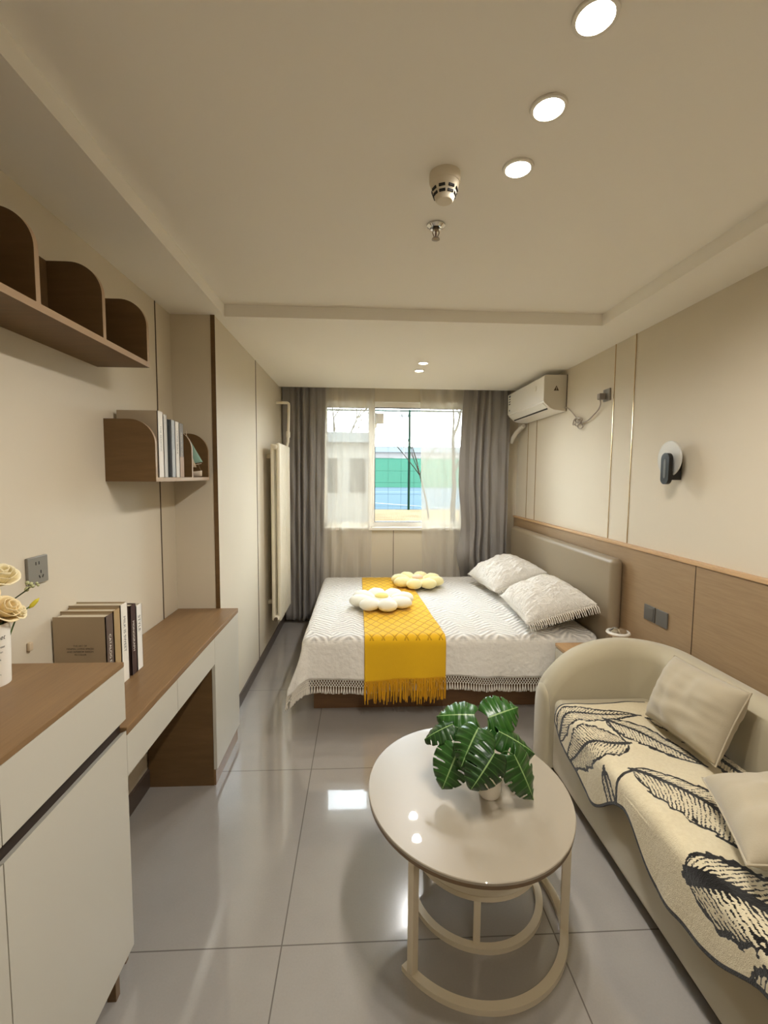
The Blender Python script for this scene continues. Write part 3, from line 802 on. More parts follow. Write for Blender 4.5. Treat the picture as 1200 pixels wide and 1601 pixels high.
# yellow runner
def rx(u, v):
    f = max(0, min(1, (v - BY0) / 1.65))
    x0 = .028 - .012 * f; x1 = .535 - .085 * f
    return x0 + u * (x1 - x0)
VR0, VR1 = BY0 + .01 - .285, 4.44
def run(u, v):
    vv = VR0 + v * (VR1 - VR0)
    p, nn_ = drape(rx(u, vv), vv, .011)
    return p
thr = obj('bed_runner', MB().grid(60, 150, lambda a, b: run(a, b)[:]), M['yellow'], smooth=80, solid=.006)
tag(thr, 'mustard yellow diamond knit runner hanging over the front of the bed', 'bed runner')
m = MB()
for i in range(100):
    u = (i + .5) / 100 + random.uniform(-.003, .003)
    p = run(min(1, max(0, u)), 0) + Vector((0, -.002, .004)); L = .15 + random.uniform(-.035, .02) - .02 * (1 - u)
    q = p + Vector((random.uniform(-.006, .006), random.uniform(-.012, -.002), -L)); q.z = max(q.z, .012)
    mid = p.lerp(q, .5) + Vector((random.uniform(-.004, .004), -.004, 0))
    m.tube([p, mid, q], [.0028, .0034, .0026], 5)
obj('fringe', m, M['yellowfringe'], thr, smooth=60, merge=False, fixn=False)

# pillows
def pillow_mesh(W, H, T, mat4, pinch=.08, nu=44, nv=36, wr=.004, seed=0, sag=0, ex=2.6, ruche=0):
    m = MB()
    def side(sg):
        def fn(a, b):
            u, v = a * 2 - 1, b * 2 - 1
            x = W / 2 * u * (1 - pinch * (1 - v * v)); y = H / 2 * v * (1 - pinch * (1 - u * u))
            th = (max(0, 1 - abs(u) ** ex) ** .62) * (max(0, 1 - abs(v) ** ex) ** .62)
            z = sg * T / 2 * th
            if th > 0:
                z += sg * wr * th ** .5 * (noise.noise(Vector((x * 16, y * 7, seed))) + .7 * noise.noise(Vector((x * 7 + 3, y * 30, seed + 4)))) * 1.6
            if ruche and sg > 0:
                a1 = noise.noise(Vector((x * 6 + y * 4, y * 30 - x * 9, seed + 9))); a2 = noise.noise(Vector((x * 14 - y * 5, y * 46 + x * 12, seed + 2)))
                z += ruche * min(1, th * 2.2) * ((1 - 2.2 * abs(a1)) + .5 * (1 - 2.2 * abs(a2)))
            z -= sag * (u * u)
            return tuple(mat4 @ Vector((x, y, z)))
        return fn
    m.grid(nu, nv, side(1)); m.grid(nu, nv, side(-1)); return m
def bed_pillow(c, rot, label, W=.50, H=.76):
    T = Matrix.Translation(c) @ Matrix.Rotation(rot[2], 4, 'Z') @ Matrix.Rotation(rot[1], 4, 'Y') @ Matrix.Rotation(rot[0], 4, 'X')
    t = thing('bed_pillow', label, 'pillow', c, 'white bed pillows')
    cv = obj('cover', pillow_mesh(W, H, .25, T, .05, 120, 170, wr=.010, seed=c[1], ruche=.0065), M['crinkle'], t, smooth=80)
    N2 = 34
    for e in (-1, 1):
        m = MB()
        for k in range(N2):
            u = -1 + 2 * (k + .5) / N2
            y = e * H / 2 * (1 - .05 * (1 - u * u)); x = W / 2 * u * .97
            a = T @ Vector((x, y - e * .006, 0)); b = T @ Vector((x + .006, y + e * .024, -.012)); d = T @ Vector((x - .009, y + e * .024, -.012)); f = T @ Vector((x + random.uniform(-.004, .004), y + e * .050, -.040))
            m.tube([a, b], .002, 4); m.tube([a, d], .002, 4); m.tube([b, f], [.0028, .0016], 4)
        obj('fringe', m, M['cotton'], cv, smooth=60, merge=False, fixn=False)
    return t
bed_pillow((1.28, 3.10, .652), (0, R(-17), R(-4)), 'white crinkled pillow with knotted fringe, the nearer one against the headboard', .46, .70)
bed_pillow((1.262, 3.92, .664), (0, R(-18), R(5)), 'white crinkled pillow, the farther one beside the grey drape', .47, .68)

# flower cushions
def flower(c, rad, n_, mats, label, rot=0, cz=.35, hh=.055):
    t = thing('flower_cushion', label, 'cushion', c, 'plush flower cushions on the bed')
    m = MB()
    for k in range(n_):
        a = 2 * PI * k / n_ + rot
        L = rad * .36; mid = rad * .63
        vs = []
        def fn(u, v, a=a, L=L, mid=mid):
            th = 2 * PI * u; ph = PI * v
            x = math.sin(ph) * math.cos(th); y = math.sin(ph) * math.sin(th); z = -math.cos(ph)
            wdt = rad * math.sin(PI / n_) * 1.05 * (.72 + .34 * (x + 1) / 2) * .78
            zz = z * hh * (.85 + .15 * x) if z > 0 else z * hh * .75
            pz = zz + .004 * noise.noise(Vector((x * 3, y * 3, k)))
            px_ = mid + x * L; py_ = y * wdt
            return (c[0] + px_ * math.cos(a) - py_ * math.sin(a), c[1] + px_ * math.sin(a) + py_ * math.cos(a), c[2] + hh * .76 + pz)
        m.grid(24, 14, fn)
    m.ball((c[0], c[1], c[2] + hh * .6), (rad * .34, rad * .34, hh * .75), 20, 12)
    obj('petals', m, mats[0], t, smooth=80)
    obj('center', MB().ball((c[0], c[1], c[2] + hh * 1.32), (rad * .21, rad * .21, .022), 24, 12), mats[1], t, smooth=80)
flower((.165, 3.46, .518), .255, 8, (M['petalwhite'], M['plushyellow']), 'white plush flower cushion with a yellow middle, nearer on the runner', .2)
flower((.52, 4.11, .518), .245, 8, (M['petalcream'], M['plushpink']), 'pale yellow plush flower cushion with a pink middle, farther on the bed', .5)

# ------------------------------------------------------------------ nightstand
t = thing('nightstand', 'small oak topped nightstand between the bed and the sofa', 'nightstand', (1.40, 2.57, 0))
obj('body', B(1.205, 1.60, 2.41, 2.675, .05, .475), M['cream'], t)
obj('top', B(1.19, 1.603, 2.405, 2.68, .476, .496, .002), M['woodcap'], t)
obj('drawer', B(1.188, 1.204, 2.412, 2.673, .27, .47, .002), M['cream'], t)
obj('drawer', B(1.188, 1.204, 2.412, 2.673, .06, .265, .002), M['cream'], t)
obj('plinth', B(1.22, 1.59, 2.43, 2.66, 0, .05), M['bedbase'], t)
t = thing('chrome_ornament', 'chrome domed white ringed ornament peeking above the sofa arm', 'ornament', (1.50, 2.54, .497))
obj('base', MB().lathe([(0, 0), (.05, 0), (.052, .02), (.03, .05), (.028, .085), (.058, .098), (.066, .108), (.062, .116), (.05, .116)], (1.50, 2.54, .4965), 32, cap=False), M['whiteplastic'], t)
obj('dome', MB().lathe([(.048, .112), (.044, .124), (.03, .134), (.014, .139), (0, .140)], (1.50, 2.54, .4965), 32, cap=False), M['chrome'], t)

# ------------------------------------------------------------------ air conditioner
ay0, ay1 = 3.627, 4.515
prof = [(XR - .004, 2.313), (1.455, 2.313), (1.448, 2.305), (1.447, 2.110), (1.452, 2.098), (1.50, 2.055), (1.53, 2.042), (XR - .004, 2.030)]
t = thing('air_conditioner', 'white split air conditioner mounted high on the right wall', 'air conditioner', (1.54, 4.07, 2.03))
obj('body', MB().prism([(x + .003 if x < 1.6 else x, z) for x, z in prof], ay0 + .004, ay1 - .004), M['pinkwhite'], t, smooth=25)
fp = obj('front_panel', MB().prism([(1.449, 2.306), (1.444, 2.300), (1.444, 2.116), (1.449, 2.112), (1.452, 2.112), (1.452, 2.306)], ay0 + .001, ay1 - .001), M['pinkwhite'], t)
sc_ = obj('side_cover', MB().prism([(x, z) for x, z in prof], ay0, ay0 + .004), M['acgrey'], t)
lou = MB()
lou.prism([(1.4495, 2.100), (1.492, 2.0615), (1.489, 2.0585), (1.4465, 2.097)], ay0 + .03, ay1 - .03)
obj('louver', lou, M['whiteplastic'], t)
obj('outlet_slot', MB().prism([(1.494, 2.0605), (1.503, 2.0525), (1.4985, 2.0495), (1.4905, 2.0565)], ay0 + .05, ay1 - .05), M['slot'], t)
obj('back_plate', B(XR - .004, XR - .001, ay0 - .006, ay1 + .002, 2.03, 2.315), M['groove'], t)
# spec label strip and wave mark on the panel, warning triangle on the side
yl = ay1 - .05
for z0, z1, w_ in ((2.272, 2.292, .05), (2.250, 2.262, .04), (2.226, 2.238, .045), (2.202, 2.216, .045), (2.142, 2.156, .03)):
    obj('spec_label', B(1.4435, 1.444, yl - w_ * .5, yl + w_ * .5, z0, z1), M['sticker'], fp, smooth=None)
m = MB(); m.tube([(1.4434, 3.79, 2.245), (1.4434, 3.784, 2.225), (1.4434, 3.796, 2.212)], .0025, 5); m.ball((1.4436, 3.79, 2.25), .004, 8, 6)
obj('logo', m, M['acgrey'], fp)
tz, txm = 2.19, 1.545
obj('warning_sticker', MB().prism([(txm - .021, tz), (txm + .021, tz), (txm, tz + .04)], ay0 - .0008, ay0), M['stickerblack'], sc_, smooth=None)
obj('warning_mark', B(txm - .002, txm + .002, ay0 - .0014, ay0 - .0008, tz + .012, tz + .026).box(txm - .002, txm + .002, ay0 - .0014, ay0 - .0008, tz + .005, tz + .009), M['acgrey'], sc_, smooth=None)
t = obj('coolant_pipe', MB().tube([(1.592, 4.47, 2.004), (1.580, 4.53, 1.985), (1.566, 4.60, 1.95), (1.555, 4.66, 1.905), (1.55, 4.70, 1.86)], .022, 14), M['pipewrap'])
tag(t, 'white wrapped pipe slanting from the air conditioner behind the drape', 'pipe')
t = thing('wall_socket', 'small grey socket with a plug, high on the right wall near the air conditioner', 'socket', (XR, 3.01, 2.05))
obj('plate', B(XR - .012, XR, 2.972, 3.052, 2.01, 2.09, .003), M['greylight'], t)
t = thing('power_plug', 'grey plug and looped white cord between socket and air conditioner', 'cord', (1.59, 3.2, 1.95))
obj('plug', B(1.575, XR - .0125, 3.008, 3.046, 2.022, 2.062, .006), plain('plug_grey', '#8d857c', .45), t)
cx_ = 1.612
pth = [(1.59, 3.03, 2.022), (1.60, 3.04, 1.995), (cx_, 3.09, 1.965), (cx_, 3.17, 1.93), (cx_, 3.24, 1.908), (cx_, 3.33, 1.905), (cx_, 3.40, 1.915), (cx_, 3.42, 1.935), (cx_, 3.38, 1.935), (cx_, 3.33, 1.90), (cx_, 3.30, 1.875), (cx_, 3.34, 1.862), (cx_, 3.38, 1.88), (cx_, 3.37, 1.915), (cx_, 3.42, 1.96), (cx_, 3.48, 2.0), (cx_, 3.56, 2.045), (cx_, 3.618, 2.055)]
def smooth_path(p, n_=6):
    P = [Vector(q) for q in p]; out = []
    for i in range(len(P) - 1):
        p0, p1, p2, p3 = P[max(i - 1, 0)], P[i], P[i + 1], P[min(i + 2, len(P) - 1)]
        for k in range(n_):
            s = k / n_
            out.append(.5 * ((2 * p1) + (p2 - p0) * s + (2 * p0 - 5 * p1 + 4 * p2 - p3) * s * s + (3 * p1 - p0 - 3 * p2 + p3) * s ** 3))
    return out + [P[-1]]
CORD = plain('cord_beige', '#a2978a', .5)
obj('cord', MB().tube(smooth_path(pth), .0045, 8), CORD, t)
obj('cord_loop', MB().tube(smooth_path([(1.605, 3.41, 1.90), (1.60, 3.37, 1.885), (1.60, 3.33, 1.90), (1.602, 3.30, 1.925), (1.605, 3.35, 1.945), (1.60, 3.41, 1.94), (1.60, 3.43, 1.90), (1.603, 3.38, 1.915), (1.60, 3.32, 1.915)]), .0045, 8), CORD, t)

# ------------------------------------------------------------------ wall sconce
t = thing('wall_sconce', 'round frosted disc wall lamp with a black oval arm on the right wall', 'wall lamp', (XR, 2.29, 1.58))
obj('wall_plate', B(XR - .012, XR, 2.268, 2.345, 1.500, 1.625, .003), M['black'], t)
obj('bracket', B(1.550, XR - .011, 2.252, 2.296, 1.494, 1.540, .003), M['black'], t)
obj('disc', MB().lathe([(0, -.004), (.088, -.004), (.091, -.001), (.091, .003), (.088, .005), (0, .005)], (1.578, 2.288, 1.603), 56, 'X', cap=False), M['frost'], t)
pts = []
for k in range(24):
    a = 2 * PI * k / 24; s = 1 if math.sin(a) >= 0 else -1
    pts.append((2.259 + .031 * math.cos(a), 1.551 + s * .048 + .031 * math.sin(a)))
arm_ = obj('arm', MB().prism(pts, 1.535, 1.556, 'X'), M['blackmetal'], t, smooth=30)
pts2 = [(2.259 + (y - 2.259) * .28, 1.551 + (z - 1.551) * .62) for y, z in pts]
obj('light_slot', MB().prism(pts2, 1.5338, 1.5355, 'X'), M['grey'], arm_)

# double switch on the wainscot
t = thing('switch_plate', 'dark grey double switch and socket plate on the oak wainscot by the headboard', 'switch', (1.6, 2.37, .755))
XS = XR - .0225
sp1 = obj('plate', B(XS - .008, XS, 2.376, 2.470, .712, .798, .003), M['grey'], t)
obj('plate', B(XS - .008, XS, 2.272, 2.366, .712, .798, .003), M['grey'], t)
obj('rocker', B(XS - .011, XS - .0085, 2.385, 2.43, .722, .788, .002), M['grey'], sp1)

# ------------------------------------------------------------------ sofa
sofa = thing('sofa', 'cream velvet tub sofa with a curved back along the right wall', 'sofa', (1.25, 1.3, 0))
# plan path of the shell centre line, arm - back - arm
def shell_path():
    yo, yi = 2.33, .30; xw = 1.525; xf = .945; th = .17; r = .20
    P = []
    yc = yo - th / 2; yn = yi + th / 2
    for k in range(25): P.append((xf + (xw - r - xf) * k / 24, yc))
    for k in range(1, 13):
        a = PI / 2 * (1 - k / 12); P.append((xw - r + r * math.cos(a), yc - r + r * math.sin(a)))
    for k in range(1, 24): P.append((xw, yc - r - (yc - yn - 2 * r) * k / 24))
    for k in range(0, 13):
        a = -PI / 2 * k / 12; P.append((xw - r + r * math.cos(a), yn + r + r * math.sin(a)))
    for k in range(1, 25): P.append((xw - r - (xw - r - xf) * k / 24, yn))
    return P
SP = shell_path()
def shell_h(x):
    q = max(0.0, min(1.0, (x - .915) / .46))
    return .34 + .338 * (1 - (1 - q) ** 2.6) ** .62
m = MB(); rings = []; NP = 9
for i, (x, y) in enumerate(SP):
    a = Vector(SP[min(i + 1, len(SP) - 1)]) - Vector(SP[max(i - 1, 0)]); a.normalize()
    nrm = Vector((a.y, -a.x))       # to the inside of the tub is the right of travel
    h = shell_h(x) if (i < 25 or i > len(SP) - 26) else .678
    t2 = .085; rr = .075
    sec = [(-t2, .045), (-t2, h - rr)]
    for k in range(1, NP + 1):
        an = PI - PI * k / (NP + 1); sec.append((t2 * math.cos(an), h - rr + rr * math.sin(an)))
    sec += [(t2, h - rr), (t2, .045)]
    rings.append([(x - nrm.x * -s, y - nrm.y * -s, z) for s, z in sec])
ns = len(rings[0]); vs = [p for g in rings for p in g]; fs = []
for i in range(len(rings) - 1):
    for k in range(ns):
        l = (k + 1) % ns; fs.append((i * ns + k, i * ns + l, (i + 1) * ns + l, (i + 1) * ns + k))
fs.append(tuple(range(ns))[::-1]); fs.append(tuple((len(rings) - 1) * ns + k for k in range(ns)))
m.add(vs, fs)
# rounded arm fronts
for yc in (2.33 - .085, .30 + .085):
    hh = shell_h(.945)
    def cap(u, v, yc=yc, hh=hh):
        an = PI * u; z = .045 + (hh - .045) * v
        f = (1 - v ** 8) ** .5
        return (.945 - .028 * math.sin(an) * f, yc - .085 * math.cos(an) * (f if v > .6 else 1), z if v < 1 else hh)
    m.grid(14, 16, cap)
obj('shell_back', m, M['sofa'], sofa, smooth=60)
SFX = .955
obj('seat', B(SFX, 1.46, .48, 2.155, .045, .415, .035, 5), M['sofa'], sofa)
obj('plinth', B(1.00, 1.58, .36, 2.27, 0, .045), M['groove'], sofa)

# throw with tufted black leaves: cloth coordinates p = y along the seat, q from the back to the hem
XBK = 1.405; ZS = .43
QE = XBK - (SFX - .012)          # where the cloth turns over the seat edge
def hemq(y):
    z = .262 + .045 * math.sin(2 * PI * (y - 1.33) / .55) + .02 * math.sin(2 * PI * (y - 1.1) / .31) + .012 * noise.noise(Vector((y * 3, 1, 2)))
    if y > 1.95: z += .35 * ((y - 1.95) / .10) ** 2 * .10
    return QE + (ZS - z)
PY0, PY1 = .52, 2.05
def cloth_pt(y, q):
    r = .045
    puff = .010 * noise.noise(Vector((y * 4, q * 4, 7))) + .006 * noise.noise(Vector((y * 11, q * 9, 3)))
    e = QE - r * .571
    zt_ = ZS + .008 + puff
    if q < e: p = Vector((XBK - q, y, zt_ + .0)); nr = Vector((0, 0, 1))
    else:
        s = (q - e)
        if s < r * PI / 2:
            th = s / r; p = Vector((XBK - e - r * math.sin(th), y, zt_ - r * (1 - math.cos(th))))
        else:
            s2 = s - r * PI / 2
            p = Vector((XBK - e - r - .008 * s2 / .2 - .5 * abs(puff), y + .0, zt_ - r - s2))
    return p
NUY, NQ = 520, 250
Y_ = np.linspace(PY0, PY1, NUY + 1)
V = np.zeros((NUY + 1, NQ + 1, 3)); PQ = np.zeros((NUY + 1, NQ + 1, 2)); QH = np.zeros(NUY + 1)
for i, y in enumerate(Y_):
    qh = hemq(y); QH[i] = qh
    for j in range(NQ + 1):
        q = qh * j / NQ
        V[i, j] = cloth_pt(y, q); PQ[i, j] = (y, q)
ink = np.zeros((NUY + 1, NQ + 1))
rs = np.random.RandomState(3)
NT_ = np.array([[noise.noise(Vector((i * .13, j * .13, 0))) for j in range(256)] for i in range(256)])
def nsamp(a, b): return NT_[np.mod(a.astype(int), 256), np.mod(b.astype(int), 256)]
def ss(x, e0, e1): t_ = np.clip((x - e0) / (e1 - e0), 0, 1); return t_ * t_ * (3 - 2 * t_)
def leaf(p0, p1, p2, wl, wr, nv=22, heavy=1.0, out=.0055, tiltv=.55):
    global ink
    tt = np.linspace(0, 1, 160)[:, None]; p0, p1, p2 = map(np.array, (p0, p1, p2))
    C = (1 - tt) ** 2 * p0 + 2 * tt * (1 - tt) * p1 + tt ** 2 * p2
    D = np.gradient(C, axis=0); D /= np.linalg.norm(D, axis=1)[:, None]
    Lg = np.linalg.norm(np.diff(C, axis=0), axis=1).sum()
    pts = PQ.reshape(-1, 2); mx = max(wl, wr) + .03
    sel = np.where((pts[:, 0] > C[:, 0].min() - mx) & (pts[:, 0] < C[:, 0].max() + mx) & (pts[:, 1] > C[:, 1].min() - mx) & (pts[:, 1] < C[:, 1].max() + mx))[0]
    Q = pts[sel]
    d2 = ((Q[:, None, :] - C[None]) ** 2).sum(2); k = d2.argmin(1)
    df = Q - C[k]; sd = D[k][:, 0] * df[:, 1] - D[k][:, 1] * df[:, 0]; along = (df * D[k]).sum(1)
    t_ = k / 159.0
    wprof = (np.sin(PI * np.clip(t_, 0, 1) ** .72)) ** .75
    W = np.where(sd > 0, wl, wr) * wprof
    n1 = nsamp(Q[:, 0] * 420 + 40, Q[:, 1] * 420); n2 = nsamp(Q[:, 0] * 1500, Q[:, 1] * 1500 + 90)
    W = W * (1 + .10 * n1 + .06 * np.sin(t_ * 40 + n1 * 4))
    ad = np.abs(sd); inside = (ad < W) & (np.abs(along) < .012)
    outline = (1 - ss(np.abs(ad - W), out * .7, out * 1.35)) * (np.abs(along) < .02)
    rib = (1 - ss(ad, .006 * heavy * (1 - .75 * t_) + .001, .010 * heavy * (1 - .75 * t_) + .002)) * (np.abs(along) < .01)
    f = np.where(W > 1e-4, ad / np.maximum(W, 1e-4), 2)
    ph = t_ * nv - f * tiltv * nv * np.maximum(W, 0) / Lg * 1.6 + .35 * n1
    fr = np.abs(ph - np.floor(ph) - .5)
    thick = .11 + .10 * heavy * np.maximum(0, 1 - f * 1.8) + .10 * heavy * np.maximum(0, f - .62) * 2 + .05 * n2
    keep = (n1 + .8 * n2 > -.28) | (f > .72) | (f < .28)
    vein = (1 - ss(fr, thick * .8, thick * 1.25)) * inside * keep
    val = np.maximum(np.maximum(outline, rib), vein)
    flat = ink.reshape(-1); flat[sel] = np.where(inside, np.maximum(val, 0), np.maximum(flat[sel], val))
leaf((1.99, .60), (1.96, .42), (1.93, .16), .055, .07, 30)                    # far border
leaf((1.90, .12), (1.86, .06), (1.74, .02), .05, .05, 20)
leaf((1.72, .33), (1.72, .49), (1.905, .665), .085, .105, 26)                 # front corner leaf
leaf((1.90, .315), (1.78, .20), (1.575, .125), .055, .085, 26)                # middle leaf
leaf((1.615, .50), (1.56, .57), (1.485, .655), .03, .03, 16)                  # slim leaf on the hang
leaf((1.56, .40), (1.37, .19), (1.02, .235), .065, .125, 34, 1.2)             # long leaf
leaf((1.17, .515), (1.02, .41), (.84, .23), .105, .12, 24, 2.6, .008)         # bold leaf
leaf((1.66, .04), (1.45, .015), (1.26, .03), .05, .05, 30)
leaf((.93, .62), (.84, .52), (.66, .45), .07, .08, 22, 2.0, .008)
leaf((.98, .12), (.86, .10), (.66, .16), .07, .07, 22, 1.4)
# stem of the long leaf and dark hem
def line(pts_, w_):
    global ink
    P = np.array([list(p) for p in pts_]); seg = []
    for a, b in zip(P[:-1], P[1:]): seg.append(a + (b - a) * np.linspace(0, 1, 30)[:, None])
    C = np.concatenate(seg); pts = PQ.reshape(-1, 2)
    sel = np.where((pts[:, 0] > C[:, 0].min() - .03) & (pts[:, 0] < C[:, 0].max() + .03) & (pts[:, 1] > C[:, 1].min() - .03) & (pts[:, 1] < C[:, 1].max() + .03))[0]
    d = np.sqrt(((pts[sel][:, None] - C[None]) ** 2).sum(2).min(1))
    flat = ink.reshape(-1); flat[sel] = np.maximum(flat[sel], 1 - ss(d, w_ * .7, w_ * 1.2))
line([(1.515, .60), (1.525, .52), (1.535, .46), (1.56, .40)], .007)
line([(1.72, .33), (1.80, .33), (1.90, .315)], .004)
line([(1.72, .10), (1.66, .04)], .005)
hd = QH[:, None] - PQ[:, :, 1]
ink = np.maximum(ink, 1 - ss(hd, .010, .016))
ink = np.maximum(ink, (1 - ss(PY1 - PQ[:, :, 0], .006, .012)) * (PQ[:, :, 1] > .05))
me = bpy.data.meshes.new('throw_blanket')
idx = np.arange((NUY + 1) * (NQ + 1)).reshape(NUY + 1, NQ + 1)
fq = np.stack([idx[:-1, :-1], idx[1:, :-1], idx[1:, 1:], idx[:-1, 1:]], -1).reshape(-1, 4)
Vz = V.copy(); 
me.from_pydata(V.reshape(-1, 3).tolist(), [], fq.tolist())
ca = me.color_attributes.new('leaf_pattern', 'FLOAT_COLOR', 'POINT')
iv = np.clip(ink.reshape(-1), 0, 1)
ca.data.foreach_set('color', np.stack([iv, iv, iv, np.ones_like(iv)], 1).ravel())
me.polygons.foreach_set('use_smooth', [True] * len(me.polygons))
t_ = NT('tufted_throw'); at = t_.add('ShaderNodeVertexColor', layer_name='leaf_pattern')
vv = t_.coord(); nz_ = t_.add('ShaderNodeTexNoise', i_Scale=420.0, i_Detail=3.0); t_.link(vv, nz_.inputs['Vector'])
nz2 = t_.add('ShaderNodeTexNoise', i_Scale=90.0, i_Detail=3.0); t_.link(vv, nz2.inputs['Vector'])
sep = t_.add('ShaderNodeSeparateColor'); t_.link(at.outputs['Color'], sep.inputs[0])
st = t_.add('ShaderNodeMapRange', i_1=.40, i_2=.60); t_.link(t_.math('ADD', sep.outputs[0], t_.math('MULTIPLY', t_.math('SUBTRACT', nz_.outputs['Fac'], .5), .25)), st.inputs[0])
cr = t_.mix(nz2.outputs['Fac'], lin('#cdbf9d'), lin('#dfd3b4'))
t_.link(t_.mix(st.outputs[0], cr, lin('#15120f')), t_.b.inputs['Base Color'])
t_.b.inputs['Roughness'].default_value = .95; t_.b.inputs['Sheen Weight'].default_value = .3; t_.b.inputs['Specular IOR Level'].default_value = .1
t_.bump(t_.math('ADD', t_.math('ADD', nz_.outputs['Fac'], nz2.outputs['Fac']), t_.math('MULTIPLY', st.outputs[0], -.8)), .6, .004)
me.materials.append(t_.m)
o = bpy.data.objects.new('throw_blanket', me); COL.objects.link(o); WORLD[o.name] = Vector((0, 0, 0))
md = o.modifiers.new('thickness', 'SOLIDIFY'); md.thickness = .007; md.offset = -1
tag(o, 'cream throw with bold black leaf drawing draped over the sofa seat', 'throw')

def sofa_cushion(c, ax, W, H, T, label, seed):
    """ax = 3x3 columns: width, height, normal"""
    T4 = Matrix.Translation(c) @ ax.to_4x4()
    t = thing('cushion', label, 'cushion', c, 'cream cushions on the sofa')
    obj('cover', pillow_mesh(W, H, T, T4, .04, 48, 40, .007, seed, 0, 3.4), M['cushion'], t, smooth=80)
    m = MB(); pts = []
    for k in range(96):
        s = 4 * k / 96; e = int(s); f = (s - e) * 2 - 1
        u, v = ((f, -1), (1, f), (-f, 1), (-1, -f))[e]
        pts.append(T4 @ Vector((W / 2 * u * (1 - .04 * (1 - v * v)), H / 2 * v * (1 - .04 * (1 - u * u)), 0)))
    obj('piping', MB().tube(pts, .0035, 6, closed=True), M['cushion'], t)
def axes(wd, nr):
    wd = Vector(wd).normalized(); nr = Vector(nr); nr = (nr - wd * nr.dot(wd)).normalized(); h = nr.cross(wd)
    return Matrix((wd, h, nr)).transposed()
sofa_cushion((1.325, 1.70, .602), axes((.02, -1, .04), (-.86, -.12, .42)), .39, .29, .17, 'plump cream cushion leaning on the sofa back, nearer the bed', 2)
sofa_cushion((1.20, 1.15, .558), axes((-.38, -.92, .0), (-.20, .06, .97)), .36, .33, .15, 'flat lying cream cushion at the right edge of the photo on the sofa seat', 9)

# ------------------------------------------------------------------ coffee tables
TC = (.366, 1.472); TRX, TRY = .336, .374; TZ = .45
t = thing('coffee_table', 'cream round coffee table with a glossy stone top and open ring base', 'coffee table', (TC[0], TC[1], 0))
def oval(prof, seg=96):
    m = MB(); vs = []; fs = []
    for (d, z) in prof:
        for k in range(seg):
            a = 2 * PI * k / seg; vs.append((TC[0] + (TRX + d) * math.cos(a) if d > -.3 else TC[0], TC[1] + (TRY + d) * math.sin(a) if d > -.3 else TC[1], z))
    for i in range(len(prof) - 1):
        for k in range(seg):
            l = (k + 1) % seg; fs.append((i * seg + k, i * seg + l, (i + 1) * seg + l, (i + 1) * seg + k))
    fs.append(tuple((len(prof) - 1) * seg + k for k in range(seg))); fs.append(tuple(range(seg))[::-1])
    return m.add(vs, fs)
obj('tabletop', oval([(-.002, TZ - .010), (0, TZ - .009), (0, TZ - .002), (-.002, TZ)]), M['ceramic'], t, smooth=30)
obj('rim', oval([(-.006, TZ - .022), (-.002, TZ - .022), (-.0008, TZ - .0101), (-.006, TZ - .0101)]), M['tableedge'], t)
def ring_arc(cx, cy, rx_, ry_, a0, a1, z0, z1, wd, n_=72):
    m = MB(); vs = []; fs = []; full = abs(a1 - a0) >= 2 * PI - 1e-3
    N = n_ if full else n_ + 1
    for k in range(N):
        a = a0 + (a1 - a0) * k / n_
        for (d, z) in ((-wd / 2, z0), (wd / 2, z0), (wd / 2, z1), (-wd / 2, z1)):
            vs.append((cx + (rx_ + d) * math.cos(a), cy + (ry_ + d) * math.sin(a), z))
    for k in range(n_ if full else N - 1):
        j = (k + 1) % N
        for e in range(4):
            f = (e + 1) % 4; fs.append((k * 4 + e, k * 4 + f, j * 4 + f, j * 4 + e))
    if not full: fs += [(0, 1, 2, 3), tuple((N - 1) * 4 + e for e in (3, 2, 1, 0))]
    return m.add(vs, fs)
LRX, LRY = .308, .318
obj('base_ring', ring_arc(TC[0] + .02, TC[1] + .01, LRX, LRY, R(217), R(217 + 168), 0, .018, .026), M['tablemetal'], t, smooth=30)
for k, a in enumerate((R(223), R(341), R(20))):
    x, y = TC[0] + .02 + LRX * math.cos(a), TC[1] + .01 + LRY * math.sin(a)
    b = B(-.013, .013, -.011, .011, .018, TZ - .022, .0015).xf(Matrix.Translation((x, y, 0)) @ Matrix.Rotation(a, 4, 'Z'))
    obj('leg', b, M['tablemetal'], t)
obj('top_ring', ring_arc(TC[0] + .02, TC[1] + .01, LRX - .014, LRY - .014, 0, 2 * PI, TZ - .034, TZ - .022, .02), M['tablemetal'], t, smooth=30)
NC = (.42, 1.553)
t = thing('nesting_table', 'small cream drum side table tucked under the coffee table', 'side table', (NC[0], NC[1], 0))
obj('drum', MB().lathe([(0, .160), (.212, .160), (.221, .163), (.223, .185), (.229, .188), (.238, .30), (.242, .345), (.238, .35), (0, .35)], (NC[0], NC[1], 0), 72, cap=False), M['drum'], t, smooth=40)
obj('band', MB().lathe([(.2218, .165), (.2260, .166), (.2270, .184), (.2232, .185)], (NC[0], NC[1], 0), 72, cap=False), M['tablemetal'], t)
obj('base_ring', ring_arc(NC[0], NC[1], .226, .226, 0, 2 * PI, 0, .018, .024), M['tablemetal'], t, smooth=30)
for a in (R(258), R(18), R(138)):
    x, y = NC[0] + .212 * math.cos(a), NC[1] + .212 * math.sin(a)
    obj('leg', B(-.009, .009, -.011, .011, .018, .161, .0015).xf(Matrix.Translation((x, y, 0)) @ Matrix.Rotation(a, 4, 'Z')), M['tablemetal'], t)

